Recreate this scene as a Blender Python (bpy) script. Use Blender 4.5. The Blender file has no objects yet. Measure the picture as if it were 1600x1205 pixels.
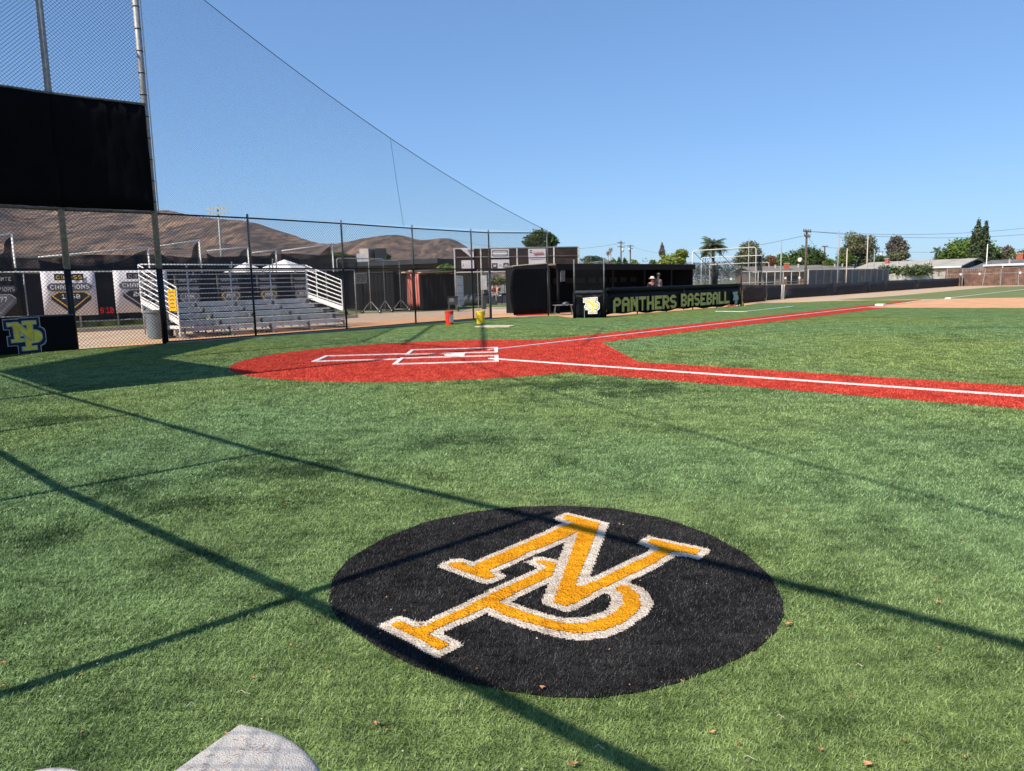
import bpy, bmesh, math, random
import numpy as np
from mathutils import Vector, Matrix
random.seed(7); rng = np.random.default_rng(11)
S = bpy.context.scene
COL = S.collection
R = math.radians
# ------------------------------------------------------------------ camera
CF, CP, CR, CY = 1150.955, 0.135118, -0.0255156, 0.0212505
CC = np.array([1.0736, -15.3432, 1.4230])
_fw = np.array([math.sin(CY)*math.cos(CP), math.cos(CY)*math.cos(CP), -math.sin(CP)])
_r = np.array([math.cos(CY), -math.sin(CY), 0.0]); _u = np.cross(_r, _fw)
_r2 = _r*math.cos(CR)+_u*math.sin(CR); _u2 = -_r*math.sin(CR)+_u*math.cos(CR)
cam_d = bpy.data.cameras.new('camera'); cam = bpy.data.objects.new('camera', cam_d); COL.objects.link(cam)
cam_d.sensor_width = 36.0; cam_d.lens = CF/1600*36; cam_d.clip_start = 0.05; cam_d.clip_end = 12000
cam.matrix_world = Matrix(((_r2[0], _u2[0], -_fw[0], CC[0]), (_r2[1], _u2[1], -_fw[1], CC[1]), (_r2[2], _u2[2], -_fw[2], CC[2]), (0, 0, 0, 1)))
S.camera = cam
HAZE = .00003
# ------------------------------------------------------------------ sky, sun, exposure
SH_AZ = R(42.0); SUN_EL = R(44.5)           # direction the shadows fall, counted from +X towards +Y
w = bpy.data.worlds.new('World'); S.world = w; w.use_nodes = True
nt = w.node_tree; bg = nt.nodes['Background']; sky = nt.nodes.new('ShaderNodeTexSky')
sky.sky_type = 'NISHITA'; sky.sun_disc = False; sky.sun_elevation = SUN_EL
sd = Vector((-math.cos(SH_AZ)*math.cos(SUN_EL), -math.sin(SH_AZ)*math.cos(SUN_EL), math.sin(SUN_EL)))
sky.sun_rotation = math.atan2(sd.x, sd.y)
sky.air_density = 1.0; sky.dust_density = 0.25; sky.ozone_density = 4.5; sky.altitude = 0
gm = nt.nodes.new('ShaderNodeGamma'); gm.inputs[1].default_value = .66
tm = nt.nodes.new('ShaderNodeMix'); tm.data_type = 'RGBA'; tm.blend_type = 'MULTIPLY'; tm.inputs[0].default_value = 1; tm.inputs[7].default_value = (.98, 1.36, 1.84, 1)
nt.links.new(sky.outputs[0], gm.inputs[0]); nt.links.new(gm.outputs[0], tm.inputs[6]); nt.links.new(tm.outputs[2], bg.inputs[0]); bg.inputs[1].default_value = 0.106
sl = bpy.data.lights.new('sun', 'SUN'); sl.energy = 5.0; sl.angle = R(0.5); sl.color = (1.0, 0.92, 0.80)
so = bpy.data.objects.new('sun', sl); COL.objects.link(so); so.rotation_euler = (-sd).to_track_quat('-Z', 'Y').to_euler()
so.location = (0, 0, 60)
S.view_settings.view_transform = 'Standard'; S.view_settings.look = 'None'; S.view_settings.gamma = 1; S.view_settings.exposure = 0.5
# ------------------------------------------------------------------ photo helpers
Q2 = math.sqrt(.5)
def W(a, b, z=0.0): return np.array([(a-b)*Q2, (a+b)*Q2, z])      # a along the third-base line, b outwards from it
def proj(P):
    d = np.asarray(P, float)-CC; z = d@_fw
    return 800+CF*(d@_r2)/z, 602.5-CF*(d@_u2)/z
def ray(x, y): return _fw+_r2*(x-800)/CF-_u2*(y-602.5)/CF
def G(x, y, z=0.0):
    d = ray(x, y); return CC+d*((z-CC[2])/d[2])
def HT(py, P):
    lo, hi = -1.2*math.dist(P[:2], CC[:2]), 1.2*math.dist(P[:2], CC[:2])
    for _ in range(50):
        m = (lo+hi)/2
        if proj((P[0], P[1], m))[1] > py: lo = m
        else: hi = m
    return m
def D(px, py, dist):                                               # point on the sight line at a ground distance
    d = ray(px, py); return CC+d*(dist/math.hypot(d[0], d[1]))
def ONL(px, A, B, z=0.0, lo=-1., hi=2.):                           # point of the ground line AB at picture column px
    A = np.array(A[:2], float); B = np.array(B[:2], float)
    for _ in range(50):
        m = (lo+hi)/2; P = A+(B-A)*m
        if proj((P[0], P[1], z))[0] < px: lo = m
        else: hi = m
    return np.array([P[0], P[1], z])
# ------------------------------------------------------------------ materials
def mat(name, col, rough=.8, metal=0., var=.25, scale=3., bump=0., bscale=None, spec=.3, col2=None, detail=4., sheen=0, alt=None):
    m = bpy.data.materials.new(name); m.use_nodes = True; n = m.node_tree; L = n.links
    b = n.nodes['Principled BSDF']; b.inputs['Roughness'].default_value = rough; b.inputs['Metallic'].default_value = metal
    b.inputs['Specular IOR Level'].default_value = spec
    g = n.nodes.new('ShaderNodeNewGeometry')
    t = n.nodes.new('ShaderNodeTexNoise'); t.inputs['Scale'].default_value = scale; t.inputs['Detail'].default_value = detail
    L.new(g.outputs['Position'], t.inputs['Vector'])
    r = n.nodes.new('ShaderNodeValToRGB')
    c2 = col2 or tuple(min(1, c*(1+var)) for c in col); c1 = col if col2 else tuple(c*(1-var) for c in col)
    r.color_ramp.elements[0].position = .32; r.color_ramp.elements[1].position = .68
    r.color_ramp.elements[0].color = (*c1, 1); r.color_ramp.elements[1].color = (*c2, 1)
    L.new(t.outputs[0], r.inputs[0]); L.new(r.outputs[0], b.inputs['Base Color'])
    if bump:
        t2 = n.nodes.new('ShaderNodeTexNoise'); t2.inputs['Scale'].default_value = bscale or scale*8; t2.inputs['Detail'].default_value = 3
        L.new(g.outputs['Position'], t2.inputs['Vector'])
        bp = n.nodes.new('ShaderNodeBump'); bp.inputs['Strength'].default_value = bump; bp.inputs['Distance'].default_value = .02
        L.new(t2.outputs[0], bp.inputs['Height']); L.new(bp.outputs[0], b.inputs['Normal'])
    return m
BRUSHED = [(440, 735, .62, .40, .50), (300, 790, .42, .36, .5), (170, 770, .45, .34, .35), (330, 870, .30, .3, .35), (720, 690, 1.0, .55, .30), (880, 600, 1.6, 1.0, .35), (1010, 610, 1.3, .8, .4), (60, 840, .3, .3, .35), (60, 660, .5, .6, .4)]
def turfmat(name, c_lo, c_hi, attr=False, patch=None, fine=90., bump=.9, streak=False, fcon=.5):
    """fibre turf: fine speckle, medium combing patches, large patches; blades add a per-blade value"""
    m = bpy.data.materials.new(name); m.use_nodes = True; n = m.node_tree; L = n.links
    b = n.nodes['Principled BSDF']; b.inputs['Roughness'].default_value = .55; b.inputs['Specular IOR Level'].default_value = .25
    g = n.nodes.new('ShaderNodeNewGeometry')
    def noise(sc, det=3, dist=0, sx=1, sy=1):
        t = n.nodes.new('ShaderNodeTexNoise'); t.inputs['Scale'].default_value = sc; t.inputs['Detail'].default_value = det
        t.inputs['Distortion'].default_value = dist
        mp = n.nodes.new('ShaderNodeMapping'); mp.inputs['Scale'].default_value = (sx, sy, 1)
        L.new(g.outputs['Position'], mp.inputs['Vector']); L.new(mp.outputs[0], t.inputs['Vector']); return t.outputs[0]
    def math_(op, a, b_, c_=None, clamp=False):
        x = n.nodes.new('ShaderNodeMath'); x.operation = op; x.use_clamp = clamp
        for i, v in enumerate((a, b_, c_)):
            if v is None: continue
            if isinstance(v, (int, float)): x.inputs[i].default_value = v
            else: L.new(v, x.inputs[i])
        return x.outputs[0]
    if not attr: b.inputs['Roughness'].default_value = .95; b.inputs['Specular IOR Level'].default_value = .04
    f = noise(fine, 2); f2 = noise(fine*.27, 3); md = noise(2.3, 5, .6, 1.0, 1.6)
    v = math_('MULTIPLY_ADD', f, fcon, 0.0)
    v = math_('MULTIPLY_ADD', f2, fcon*.9, v)
    v = math_('MULTIPLY_ADD', md, .45, v)
    v = math_('MULTIPLY_ADD', noise(9., 4, .3, .6, 1.3), .55, v)
    v = math_('MULTIPLY_ADD', noise(3.4, 3, .2, 1.2, .5), .50, v)
    v = math_('SUBTRACT', v, (fcon*1.9+1.50)*.5)
    v = math_('MULTIPLY_ADD', v, 1.7, .5)
    if attr:
        at = n.nodes.new('ShaderNodeAttribute'); at.attribute_name = 'rnd'
        v = math_('MULTIPLY_ADD', at.outputs['Fac'], 1.1, math_('SUBTRACT', v, .55))
    if patch:
        pn = noise(patch[0], 4, .8, 1, 1.3)
        mr = n.nodes.new('ShaderNodeMapRange'); mr.inputs[1].default_value = patch[1]; mr.inputs[2].default_value = patch[1]+.13
        mr.inputs[3].default_value = 0; mr.inputs[4].default_value = patch[2]; L.new(pn, mr.inputs[0])
        v = math_('SUBTRACT', v, mr.outputs[0])
    if patch:
        wn = n.nodes.new('ShaderNodeTexNoise'); wn.inputs['Scale'].default_value = 1.7; wn.inputs['Detail'].default_value = 5; wn.inputs['Roughness'].default_value = .65; L.new(g.outputs['Position'], wn.inputs['Vector'])
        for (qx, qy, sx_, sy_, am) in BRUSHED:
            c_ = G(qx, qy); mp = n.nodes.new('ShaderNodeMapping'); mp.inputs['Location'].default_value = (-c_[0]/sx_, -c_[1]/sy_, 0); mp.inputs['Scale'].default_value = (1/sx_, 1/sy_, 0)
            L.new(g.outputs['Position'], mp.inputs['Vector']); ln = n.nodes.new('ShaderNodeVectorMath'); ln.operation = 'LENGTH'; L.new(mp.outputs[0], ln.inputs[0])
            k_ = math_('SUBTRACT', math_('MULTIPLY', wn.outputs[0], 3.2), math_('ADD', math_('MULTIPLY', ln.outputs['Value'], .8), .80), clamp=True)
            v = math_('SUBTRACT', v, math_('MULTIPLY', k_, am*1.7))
    v = math_('ADD', v, 0, clamp=True)
    r = n.nodes.new('ShaderNodeValToRGB'); r.color_ramp.elements[0].position = .0; r.color_ramp.elements[1].position = 1.
    r.color_ramp.elements[0].color = (*c_lo, 1); r.color_ramp.elements[1].color = (*c_hi, 1)
    L.new(v, r.inputs[0])
    out = r.outputs[0]
    if streak:      # broad tone drift of the fibre colour (yellower / bluer green)
        hn = noise(.16, 2); mx = n.nodes.new('ShaderNodeMix'); mx.data_type = 'RGBA'; mx.blend_type = 'MULTIPLY'
        rr = n.nodes.new('ShaderNodeValToRGB'); rr.color_ramp.elements[0].position = .35; rr.color_ramp.elements[1].position = .65
        rr.color_ramp.elements[0].color = (.94, 1.0, 1.12, 1); rr.color_ramp.elements[1].color = (1.15, 1.03, .84, 1)
        L.new(hn, rr.inputs[0]); mx.inputs[0].default_value = 1
        L.new(out, mx.inputs[6]); L.new(rr.outputs[0], mx.inputs[7]); out = mx.outputs[2]
    L.new(out, b.inputs['Base Color'])
    if bump and not attr:
        bp = n.nodes.new('ShaderNodeBump'); bp.inputs['Strength'].default_value = bump; bp.inputs['Distance'].default_value = .02
        L.new(math_('ADD', f, f2), bp.inputs['Height']); L.new(bp.outputs[0], b.inputs['Normal'])
    return m
def leafmat(name, c_lo, c_hi, trans=.25):
    m = bpy.data.materials.new(name); m.use_nodes = True; n = m.node_tree; L = n.links
    b = n.nodes['Principled BSDF']; b.inputs['Roughness'].default_value = .6; b.inputs['Specular IOR Level'].default_value = .25
    at = n.nodes.new('ShaderNodeAttribute'); at.attribute_name = 'rnd'
    r = n.nodes.new('ShaderNodeValToRGB'); r.color_ramp.elements[0].color = (*c_lo, 1); r.color_ramp.elements[1].color = (*c_hi, 1)
    L.new(at.outputs['Fac'], r.inputs[0]); L.new(r.outputs[0], b.inputs['Base Color'])
    tr = n.nodes.new('ShaderNodeBsdfTranslucent'); L.new(r.outputs[0], tr.inputs[0])
    mx = n.nodes.new('ShaderNodeMixShader'); mx.inputs[0].default_value = trans
    L.new(b.outputs[0], mx.inputs[1]); L.new(tr.outputs[0], mx.inputs[2])
    L.new(mx.outputs[0], n.nodes['Material Output'].inputs[0]); return m
# ------------------------------------------------------------------ mesh builder
def V3(p): return Vector((float(p[0]), float(p[1]), float(p[2])))
class MB:
    def __init__(s): s.v = []; s.f = []; s.m = []
    def add(s, vs, fs, mi=0):
        o = len(s.v); s.v += [tuple(map(float, p)) for p in vs]; s.f += [tuple(i+o for i in f) for f in fs]; s.m += [mi]*len(fs); return s
    def box(s, c, hx, hy, hz, mi=0):
        """c centre, hx hy hz half-axis vectors"""
        c, hx, hy, hz = map(V3, (c, hx, hy, hz)); vs = [c+hx*i+hy*j+hz*k for k in (-1, 1) for j in (-1, 1) for i in (-1, 1)]
        return s.add(vs, [(0, 2, 3, 1), (4, 5, 7, 6), (0, 1, 5, 4), (2, 6, 7, 3), (1, 3, 7, 5), (0, 4, 6, 2)], mi)
    def abox(s, x0, x1, y0, y1, z0, z1, mi=0):
        return s.box(((x0+x1)/2, (y0+y1)/2, (z0+z1)/2), ((x1-x0)/2, 0, 0), (0, (y1-y0)/2, 0), (0, 0, (z1-z0)/2), mi)
    def wbox(s, a0, a1, b0, b1, z0, z1, mi=0):                     # box square to the third-base line
        return s.box(W((a0+a1)/2, (b0+b1)/2, (z0+z1)/2), W((a1-a0)/2, 0), W(0, (b1-b0)/2), (0, 0, (z1-z0)/2), mi)
    def bar(s, p, q, wd, th, mi=0, up=(0, 0, 1)):
        p, q = V3(p), V3(q); d = q-p; l = d.length; d.normalize(); n = d.cross(V3(up))
        if n.length < 1e-4: n = d.cross(Vector((1, 0, 0)))
        n.normalize(); u = n.cross(d)
        return s.box((p+q)/2, d*(l/2), n*(wd/2), u*(th/2), mi)
    def tube(s, pts, r, n=8, mi=0, caps=True):
        pts = [V3(p) for p in pts]; rs = r if isinstance(r, (list, tuple)) else [r]*len(pts)
        o = len(s.v); t0 = None
        for i, p in enumerate(pts):
            d = (pts[min(i+1, len(pts)-1)]-pts[max(i-1, 0)]).normalized()
            if t0 is None:
                t0 = d.cross(Vector((0, 0, 1)) if abs(d.z) < .9 else Vector((1, 0, 0))).normalized()
            else:
                t0 = (t0-d*t0.dot(d)).normalized()
            b = d.cross(t0)
            for k in range(n):
                a = 2*math.pi*k/n; q = p+(t0*math.cos(a)+b*math.sin(a))*rs[i]; s.v.append(tuple(q))
        for i in range(len(pts)-1):
            for k in range(n):
                k2 = (k+1) % n; s.f.append((o+i*n+k, o+i*n+k2, o+(i+1)*n+k2, o+(i+1)*n+k)); s.m.append(mi)
        if caps:
            s.f.append(tuple(o+k for k in reversed(range(n)))); s.m.append(mi)
            e = o+(len(pts)-1)*n; s.f.append(tuple(e+k for k in range(n))); s.m.append(mi)
        return s
    def prism(s, poly, z0, z1, mi=0):
        k = len(poly); vs = [(p[0], p[1], z0) for p in poly]+[(p[0], p[1], z1) for p in poly]
        return s.add(vs, [tuple(reversed(range(k))), tuple(range(k, 2*k))]+[(i, (i+1) % k, k+(i+1) % k, k+i) for i in range(k)], mi)
    def slab(s, pts, nrm, th, mi=0):                               # 3-D planar polygon given a thickness
        k = len(pts); n = V3(nrm).normalized()*th; a = [V3(p) for p in pts]
        return s.add(a+[p+n for p in a], [tuple(reversed(range(k))), tuple(range(k, 2*k))]+[(i, (i+1) % k, k+(i+1) % k, k+i) for i in range(k)], mi)
    def lathe(s, c, prof, n=20, mi=0, axis=None, caps=True):       # prof: (r, h) pairs about an axis (default z)
        ax = V3((0, 0, 1) if axis is None else axis).normalized(); t = ax.orthogonal().normalized(); b = ax.cross(t); c = V3(c); o = len(s.v)
        for r_, h in prof:
            for k in range(n):
                a = 2*math.pi*k/n; s.v.append(tuple(c+ax*h+(t*math.cos(a)+b*math.sin(a))*r_))
        for i in range(len(prof)-1):
            for k in range(n):
                k2 = (k+1) % n; s.f.append((o+i*n+k, o+i*n+k2, o+(i+1)*n+k2, o+(i+1)*n+k)); s.m.append(mi)
        if caps:
            s.f.append(tuple(o+k for k in reversed(range(n)))); s.m.append(mi)
            e = o+(len(prof)-1)*n; s.f.append(tuple(e+k for k in range(n))); s.m.append(mi)
        return s
    def build(s, name, mats, parent=None, smooth=False, bevel=0., rnd=None, fix=True):
        me = bpy.data.meshes.new(name); off = Vector((0, 0, 0)); p = parent
        while p is not None: off += p.location; p = p.parent
        base = off
        if parent is None and s.v:
            a = np.array(s.v); base = Vector((float(a[:, 0].mean()), float(a[:, 1].mean()), float(a[:, 2].min())))
        vs = [(x-base.x, y-base.y, z-base.z) for x, y, z in s.v]
        me.from_pydata(vs, [], s.f)
        for mm in (mats if isinstance(mats, (list, tuple)) else [mats]): me.materials.append(mm)
        if any(s.m): me.polygons.foreach_set('material_index', s.m)
        if smooth: me.polygons.foreach_set('use_smooth', [True]*len(s.f))
        if rnd is not None:
            at = me.attributes.new('rnd', 'FLOAT', 'FACE'); at.data.foreach_set('value', rnd)
        if fix and len(s.f) < 20000:
            bm = bmesh.new(); bm.from_mesh(me); bmesh.ops.recalc_face_normals(bm, faces=bm.faces); bm.to_mesh(me); bm.free()
        me.update()
        o = bpy.data.objects.new(name, me); COL.objects.link(o)
        if parent is None: o.location = base
        else: o.parent = parent
        if bevel:
            bv = o.modifiers.new('bevel', 'BEVEL'); bv.width = bevel; bv.segments = 2; bv.limit_method = 'ANGLE'
        if smooth and not bevel:
            for poly in me.polygons: pass
        return o
def thing(name, label, cat, loc, group=None):
    o = bpy.data.objects.new(name, None); COL.objects.link(o); o.location = V3(loc); o.empty_display_size = .2
    return tag(o, label, cat, group)
def tag(o, label=None, cat=None, group=None, kind=None):
    if label: o['label'] = label
    if cat: o['category'] = cat
    if group: o['group'] = group
    if kind: o['kind'] = kind
    return o
def struct(o): o['kind'] = 'structure'; return o
def copy_thing(src, loc, label=None):
    c = src.copy(); COL.objects.link(c); c.location = V3(loc)
    if label: c['label'] = label
    for ch in list(src.children):
        k = ch.copy(); COL.objects.link(k); k.parent = c
        for g_ in list(ch.children):
            j = g_.copy(); COL.objects.link(j); j.parent = k
    return c
# mesh netting: straight wires at +-45 degrees clipped to a polygon in a vertical plane
def netting(mb, O, ud, poly, pitch, r, vd=(0, 0, 1), jitter=0.0, mi=0, angs=(45, -45)):
    O = V3(O); ud = V3(ud).normalized(); vd = V3(vd); n_ = ud.cross(vd).normalized(); poly = [tuple(map(float, q)) for q in poly]
    for ang in angs:
        ca, sa = math.cos(R(ang)), math.sin(R(ang)); nx, ny = -sa, ca
        ds = [x*nx+y*ny for x, y in poly]; k0 = math.ceil(min(ds)/pitch); k1 = math.floor(max(ds)/pitch)
        for k in range(k0, k1+1):
            dd = k*pitch+1e-5; hits = []
            for i in range(len(poly)):
                x0, y0 = poly[i]; x1, y1 = poly[(i+1) % len(poly)]
                a = x0*nx+y0*ny-dd; b = x1*nx+y1*ny-dd
                if (a < 0) != (b < 0):
                    t = a/(a-b); x = x0+(x1-x0)*t; y = y0+(y1-y0)*t; hits.append(x*ca+y*sa)
            hits.sort()
            for i in range(0, len(hits)-1, 2):
                if hits[i+1]-hits[i] < .02: continue
                p = [dd*nx+hits[i]*ca, dd*ny+hits[i]*sa]; q = [dd*nx+hits[i+1]*ca, dd*ny+hits[i+1]*sa]
                P = O+ud*p[0]+vd*p[1]; Q = O+ud*q[0]+vd*q[1]
                d = (Q-P).normalized(); t1 = d.cross(n_).normalized(); o = len(mb.v)
                off = n_*(r*.9 if ang > 0 else -r*.9)
                for X in (P+off, Q+off):
                    for th in (90, 210, 330):
                        mb.v.append(tuple(X+(t1*math.cos(R(th))+n_*math.sin(R(th)))*r))
                for a_ in range(3):
                    b_ = (a_+1) % 3; mb.f.append((o+a_, o+b_, o+3+b_, o+3+a_)); mb.m.append(mi)
    return mb
# chunky block lettering, 5 x 7 cells; a b c d = triangle cells (cut top-left, top-right, bottom-left, bottom-right)
FONT = {
'P': "a###b #...# #...# ####d #.... #.... #....", 'A': "a###b #...# #...# ##### #...# #...# #...#", 'N': "##..# ###.# #c#b# #.### #..## #...# #...#",
'T': "##### ..#.. ..#.. ..#.. ..#.. ..#.. ..#..", 'H': "#...# #...# #...# ##### #...# #...# #...#", 'E': "##### #.... #.... ####. #.... #.... #####",
'R': "####b #...# #...# ####d #.#b. #.c#b #..c#", 'S': "a###b #.... #.... c###b ....# ....# c###d", 'B': "####b #...# #...# ####. #...# #...# ####d",
'L': "#.... #.... #.... #.... #.... #.... #####", 'C': "a###b #...# #.... #.... #.... #...# c###d", 'I': "..#.. ..#.. ..#.. ..#.. ..#.. ..#.. ..#..",
'F': "##### #.... #.... ####. #.... #.... #....", 'M': "#b.a# ##### #.#.# #.#.# #...# #...# #...#", 'O': "a###b #...# #...# #...# #...# #...# c###d",
'-': "..... ..... ..... ##### ..... ..... .....", '0': "a###b #...# #...# #...# #...# #...# c###d", '1': ".##.. a##.. ..#.. ..#.. ..#.. ..#.. #####",
'2': "a###b ....# ....# a###d #.... #.... #####", '4': "#...# #...# #...# ##### ....# ....# ....#", '6': "a###b #.... #.... ####b #...# #...# c###d",
'7': "##### ....# ...a# ..a#d ..#d. ..#.. ..#..", '8': "a###b #...# #...# ##### #...# #...# c###d", '9': "a###b #...# #...# c#### ....# ....# c###d",
':': "..... ..#.. ..... ..... ..... ..#.. .....", '5': "##### #.... #.... ####b ....# ....# c###d", '3': "a###b ....# ....# .###. ....# ....# c###d"}
CWD = (1.5, .7, .9, .7, 1.5); RHT = (1.3, .8, .8, 1.2, .8, .8, 1.3)
def letters(mb, text, O, ud, vd, h, wd=None, gap=.22, grow=0., lift=0.0, mi=0, th=.006):
    """O lower-left corner; ud, vd unit vectors; h letter height; wd whole width"""
    O, ud, vd = V3(O), V3(ud).normalized(), V3(vd).normalized(); n_ = ud.cross(vd).normalized()
    sy = h/sum(RHT); cx = sum(CWD); tot = 0
    for ch in text: tot += (cx*.8 if ch == ' ' else (cx*.45 if ch in 'I:' else cx))*(1+gap)
    sx = (wd/tot) if wd else sy*.9
    x = 0; kk = 0
    for ch in text:
        cw = (cx*.8 if ch == ' ' else (cx*.45 if ch in 'I:' else cx))
        if ch != ' ':
            rows = FONT[ch].split(); y = sum(RHT)
            for ri, row in enumerate(rows):
                xx = x-(cx-cw)/2 if ch in 'I:' else x
                for ci, c in enumerate(row):
                    if c != '.':
                        x0, x1, y0, y1 = xx*sx-grow, (xx+CWD[ci])*sx+grow, (y-RHT[ri])*sy-grow, y*sy+grow
                        q = {'#': [(x0, y0), (x1, y0), (x1, y1), (x0, y1)], 'a': [(x0, y0), (x1, y0), (x1, y1)], 'b': [(x0, y0), (x1, y0), (x0, y1)],
                             'c': [(x1, y0), (x1, y1), (x0, y1)], 'd': [(x0, y0), (x1, y1), (x0, y1)]}[c]
                        lf = lift+(kk % 7)*.00012*(1 if grow else 0)
                        mb.add([O+ud*a+vd*b+n_*lf for a, b in q], [tuple(range(len(q)))], mi); kk += 1
                    xx += CWD[ci]
                y -= RHT[ri]
        x += cw*(1+gap)
    return mb
# the interlocking monogram, traced once: N over P, in a frame with N top-left = (0,0), N top-right = (1,0), y down
def c1(*q): return [(580+x/4.821, 790+y/4.821) for x, y in q]
def c2(*q): return [(820+x/5.24, 790+y/5.24) for x, y in q]
N_PX = c2((310,120),(350,98),(480,130),(612,165),(575,270),(480,510),(405,690),(480,688),(640,615),(1000,440),(1115,375),(1005,325),(1030,295),(1240,345),(1440,385),(1400,430),(1320,410),(1210,400),(1050,500),(850,600),(600,720),(420,820),(340,852),(235,822),(260,740),(350,500),(440,232),(300,300),(0,418)) \
 + c1((1150,395),(920,495),(875,512),(940,560),(870,578),(800,560),(585,475),(600,455),(680,448),(760,490),(800,462),(1100,330),(1340,228)) + c2((300,195),(405,165),(330,138))
P_PX = c1((150,930),(180,903),(230,905),(330,945),(400,940),(700,800),(850,720),(1050,620),(1250,530),(1330,490)) + c2((170,515),(80,480),(150,472),(268,500),(265,530),(235,592),(120,650),(0,705)) \
 + c1((1150,650),(1020,720),(950,752),(1100,805),(1157,828),(1350,892)) + c2((350,1000),(500,995),(650,950),(760,890),(805,830),(800,760),(730,702),(790,680),(850,690),(930,760),(950,840),(900,920),(800,990),(650,1050),(450,1080),(250,1050),(0,980)) \
 + c1((1000,850),(940,815),(870,790),(820,812),(600,910),(470,968),(440,1000),(570,1062),(582,1085),(510,1122),(400,1055))
N_G = np.array([G(*q)[:2] for q in N_PX]); P_G = np.array([G(*q)[:2] for q in P_PX])
def inpoly(X, Y, P):
    r_ = np.zeros(X.shape, bool); n = len(P)
    for i in range(n):
        x0, y0 = P[i]; x1, y1 = P[(i+1) % n]
        if y0 == y1: continue
        c = ((y0 > Y) != (y1 > Y)) & (X < (x1-x0)*(Y-y0)/(y1-y0)+x0); r_ ^= c
    return r_
def pdist(X, Y, P):
    d = np.full(X.shape, 1e9); n = len(P)
    for i in range(n):
        x0, y0 = P[i]; x1, y1 = P[(i+1) % n]; dx, dy = x1-x0, y1-y0
        t = np.clip(((X-x0)*dx+(Y-y0)*dy)/(dx*dx+dy*dy+1e-12), 0, 1); d = np.minimum(d, np.hypot(X-x0-t*dx, Y-y0-t*dy))
    return d
def dil(X, Y, P, w, e1=(1., 0.), e2=(0., 1.)):
    r_ = np.zeros(X.shape, bool)
    for i in (-1, -.5, 0, .5, 1):
        for j in (-1, -.5, 0, .5, 1):
            if abs(i) < 1 and abs(j) < 1 and (i or j): continue
            r_ |= inpoly(X+w*(i*e1[0]+j*e2[0]), Y+w*(i*e1[1]+j*e2[1]), P)
    return r_
def logo_class(X, Y, Np, Pp, w1, e1=(1., 0.), e2=(0., 1.)):
    """2 gold, 1 rim, 0 outside"""
    a = inpoly(X, Y, Np); b = inpoly(X, Y, Pp); dn = dil(X, Y, Np, w1, e1, e2); dp = dil(X, Y, Pp, w1, e1, e2)
    c = np.zeros(X.shape, int); c[b] = 2; c[(~b) & dp] = 1; c[(~a) & dn] = 1; c[a] = 2
    return c, c > 0
def cells(mb, mask, x0, y0, st, f, mi=0):                           # rows of merged cells -> quads through f(x, y)
    for j in range(mask.shape[0]):
        i = 0; row = mask[j]
        while i < len(row):
            if row[i]:
                k = i
                while k < len(row) and row[k]: k += 1
                mb.add([f(x0+i*st, y0+j*st), f(x0+k*st, y0+j*st), f(x0+k*st, y0+(j+1)*st), f(x0+i*st, y0+(j+1)*st)], [(0, 1, 2, 3)], mi); i = k
            else: i += 1
_wp = lambda q: [((x-105)/470., (y-300)/470.) for x, y in q]
N_U = np.array(_wp([(105,312),(262,306),(425,478),(425,350),(352,350),(352,292),(572,286),(574,340),(510,342),(512,650),(470,650),(272,430),(278,622),(350,620),(352,668),(150,676),(150,632),(205,630),(196,362),(108,366)]))
P_U = np.array(_wp([(300,505),(345,500),(520,468)]+[(520+135*math.sin(R(a))*1., 585-118*math.cos(R(a))) for a in range(10, 175, 15)]+[(452,706),(454,778),(548,774),(552,836),(312,842),(310,786),(382,782),(374,560),(300,560)]))
def monogram(parent, O, ud, vd, h, mats, lift=.004, w1=.045, w2=.13, w3=.16, st=.012, rimname=('letters', 'rim', 'backing', 'outline')):
    """upright monogram on a board: O top-left of the N, h = height from N top to P foot"""
    O, ud, vd = V3(O), V3(ud).normalized(), V3(vd).normalized(); n_ = ud.cross(vd).normalized(); sc = h/float(P_U[:, 1].max())
    xs = np.arange(-.35, 1.6, st); ys = np.arange(-.3, 1.7, st); X, Y = np.meshgrid(xs+st/2, ys+st/2)
    c, dd = logo_class(X, Y, N_U, P_U, w1)
    D_ = lambda w_: dil(X, Y, N_U, w_) | dil(X, Y, P_U, w_)
    lay = [(D_(w3), mats[3], rimname[3]), (D_(w2), mats[2], rimname[2]), (dd, mats[1], rimname[1]), (c == 2, mats[0], rimname[0])]
    for k, (m_, mt, nm) in enumerate(lay):
        if mt is None: continue
        mb = MB(); cells(mb, m_, xs[0], ys[0], st, lambda x, y: O+ud*(x*sc)-vd*(y*sc)+n_*(lift+k*.003)); mb.build(nm, mt, parent, fix=False)
# ================================================================== materials in use
M = {}
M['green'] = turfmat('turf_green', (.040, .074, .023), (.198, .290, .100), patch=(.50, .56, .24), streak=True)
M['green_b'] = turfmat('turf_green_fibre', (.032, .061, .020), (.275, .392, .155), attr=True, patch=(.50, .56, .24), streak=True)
M['red'] = turfmat('turf_red', (.28, .018, .014), (.56, .068, .037), patch=(.6, .56, .15))
M['red_b'] = turfmat('turf_red_fibre', (.30, .018, .014), (.74, .094, .050), attr=True)
M['black_t'] = turfmat('turf_black', (.004, .004, .004), (.035, .033, .032))
M['black_b'] = turfmat('turf_black_fibre', (.006, .006, .007), (.072, .067, .064), attr=True, fcon=.4)
M['gold_t'] = turfmat('turf_gold', (.50, .17, .006), (.95, .42, .015))
M['gold_b'] = turfmat('turf_gold_fibre', (.62, .20, .006), (1.0, .52, .02), attr=True, fcon=.4)
M['cream_t'] = turfmat('turf_cream', (.42, .33, .24), (.85, .76, .64))
M['cream_b'] = turfmat('turf_cream_fibre', (.42, .31, .21), (.88, .72, .54), attr=True, fcon=.4)
M['line'] = turfmat('turf_line_white', (.62, .58, .54), (.92, .90, .86), fcon=.3)
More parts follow.
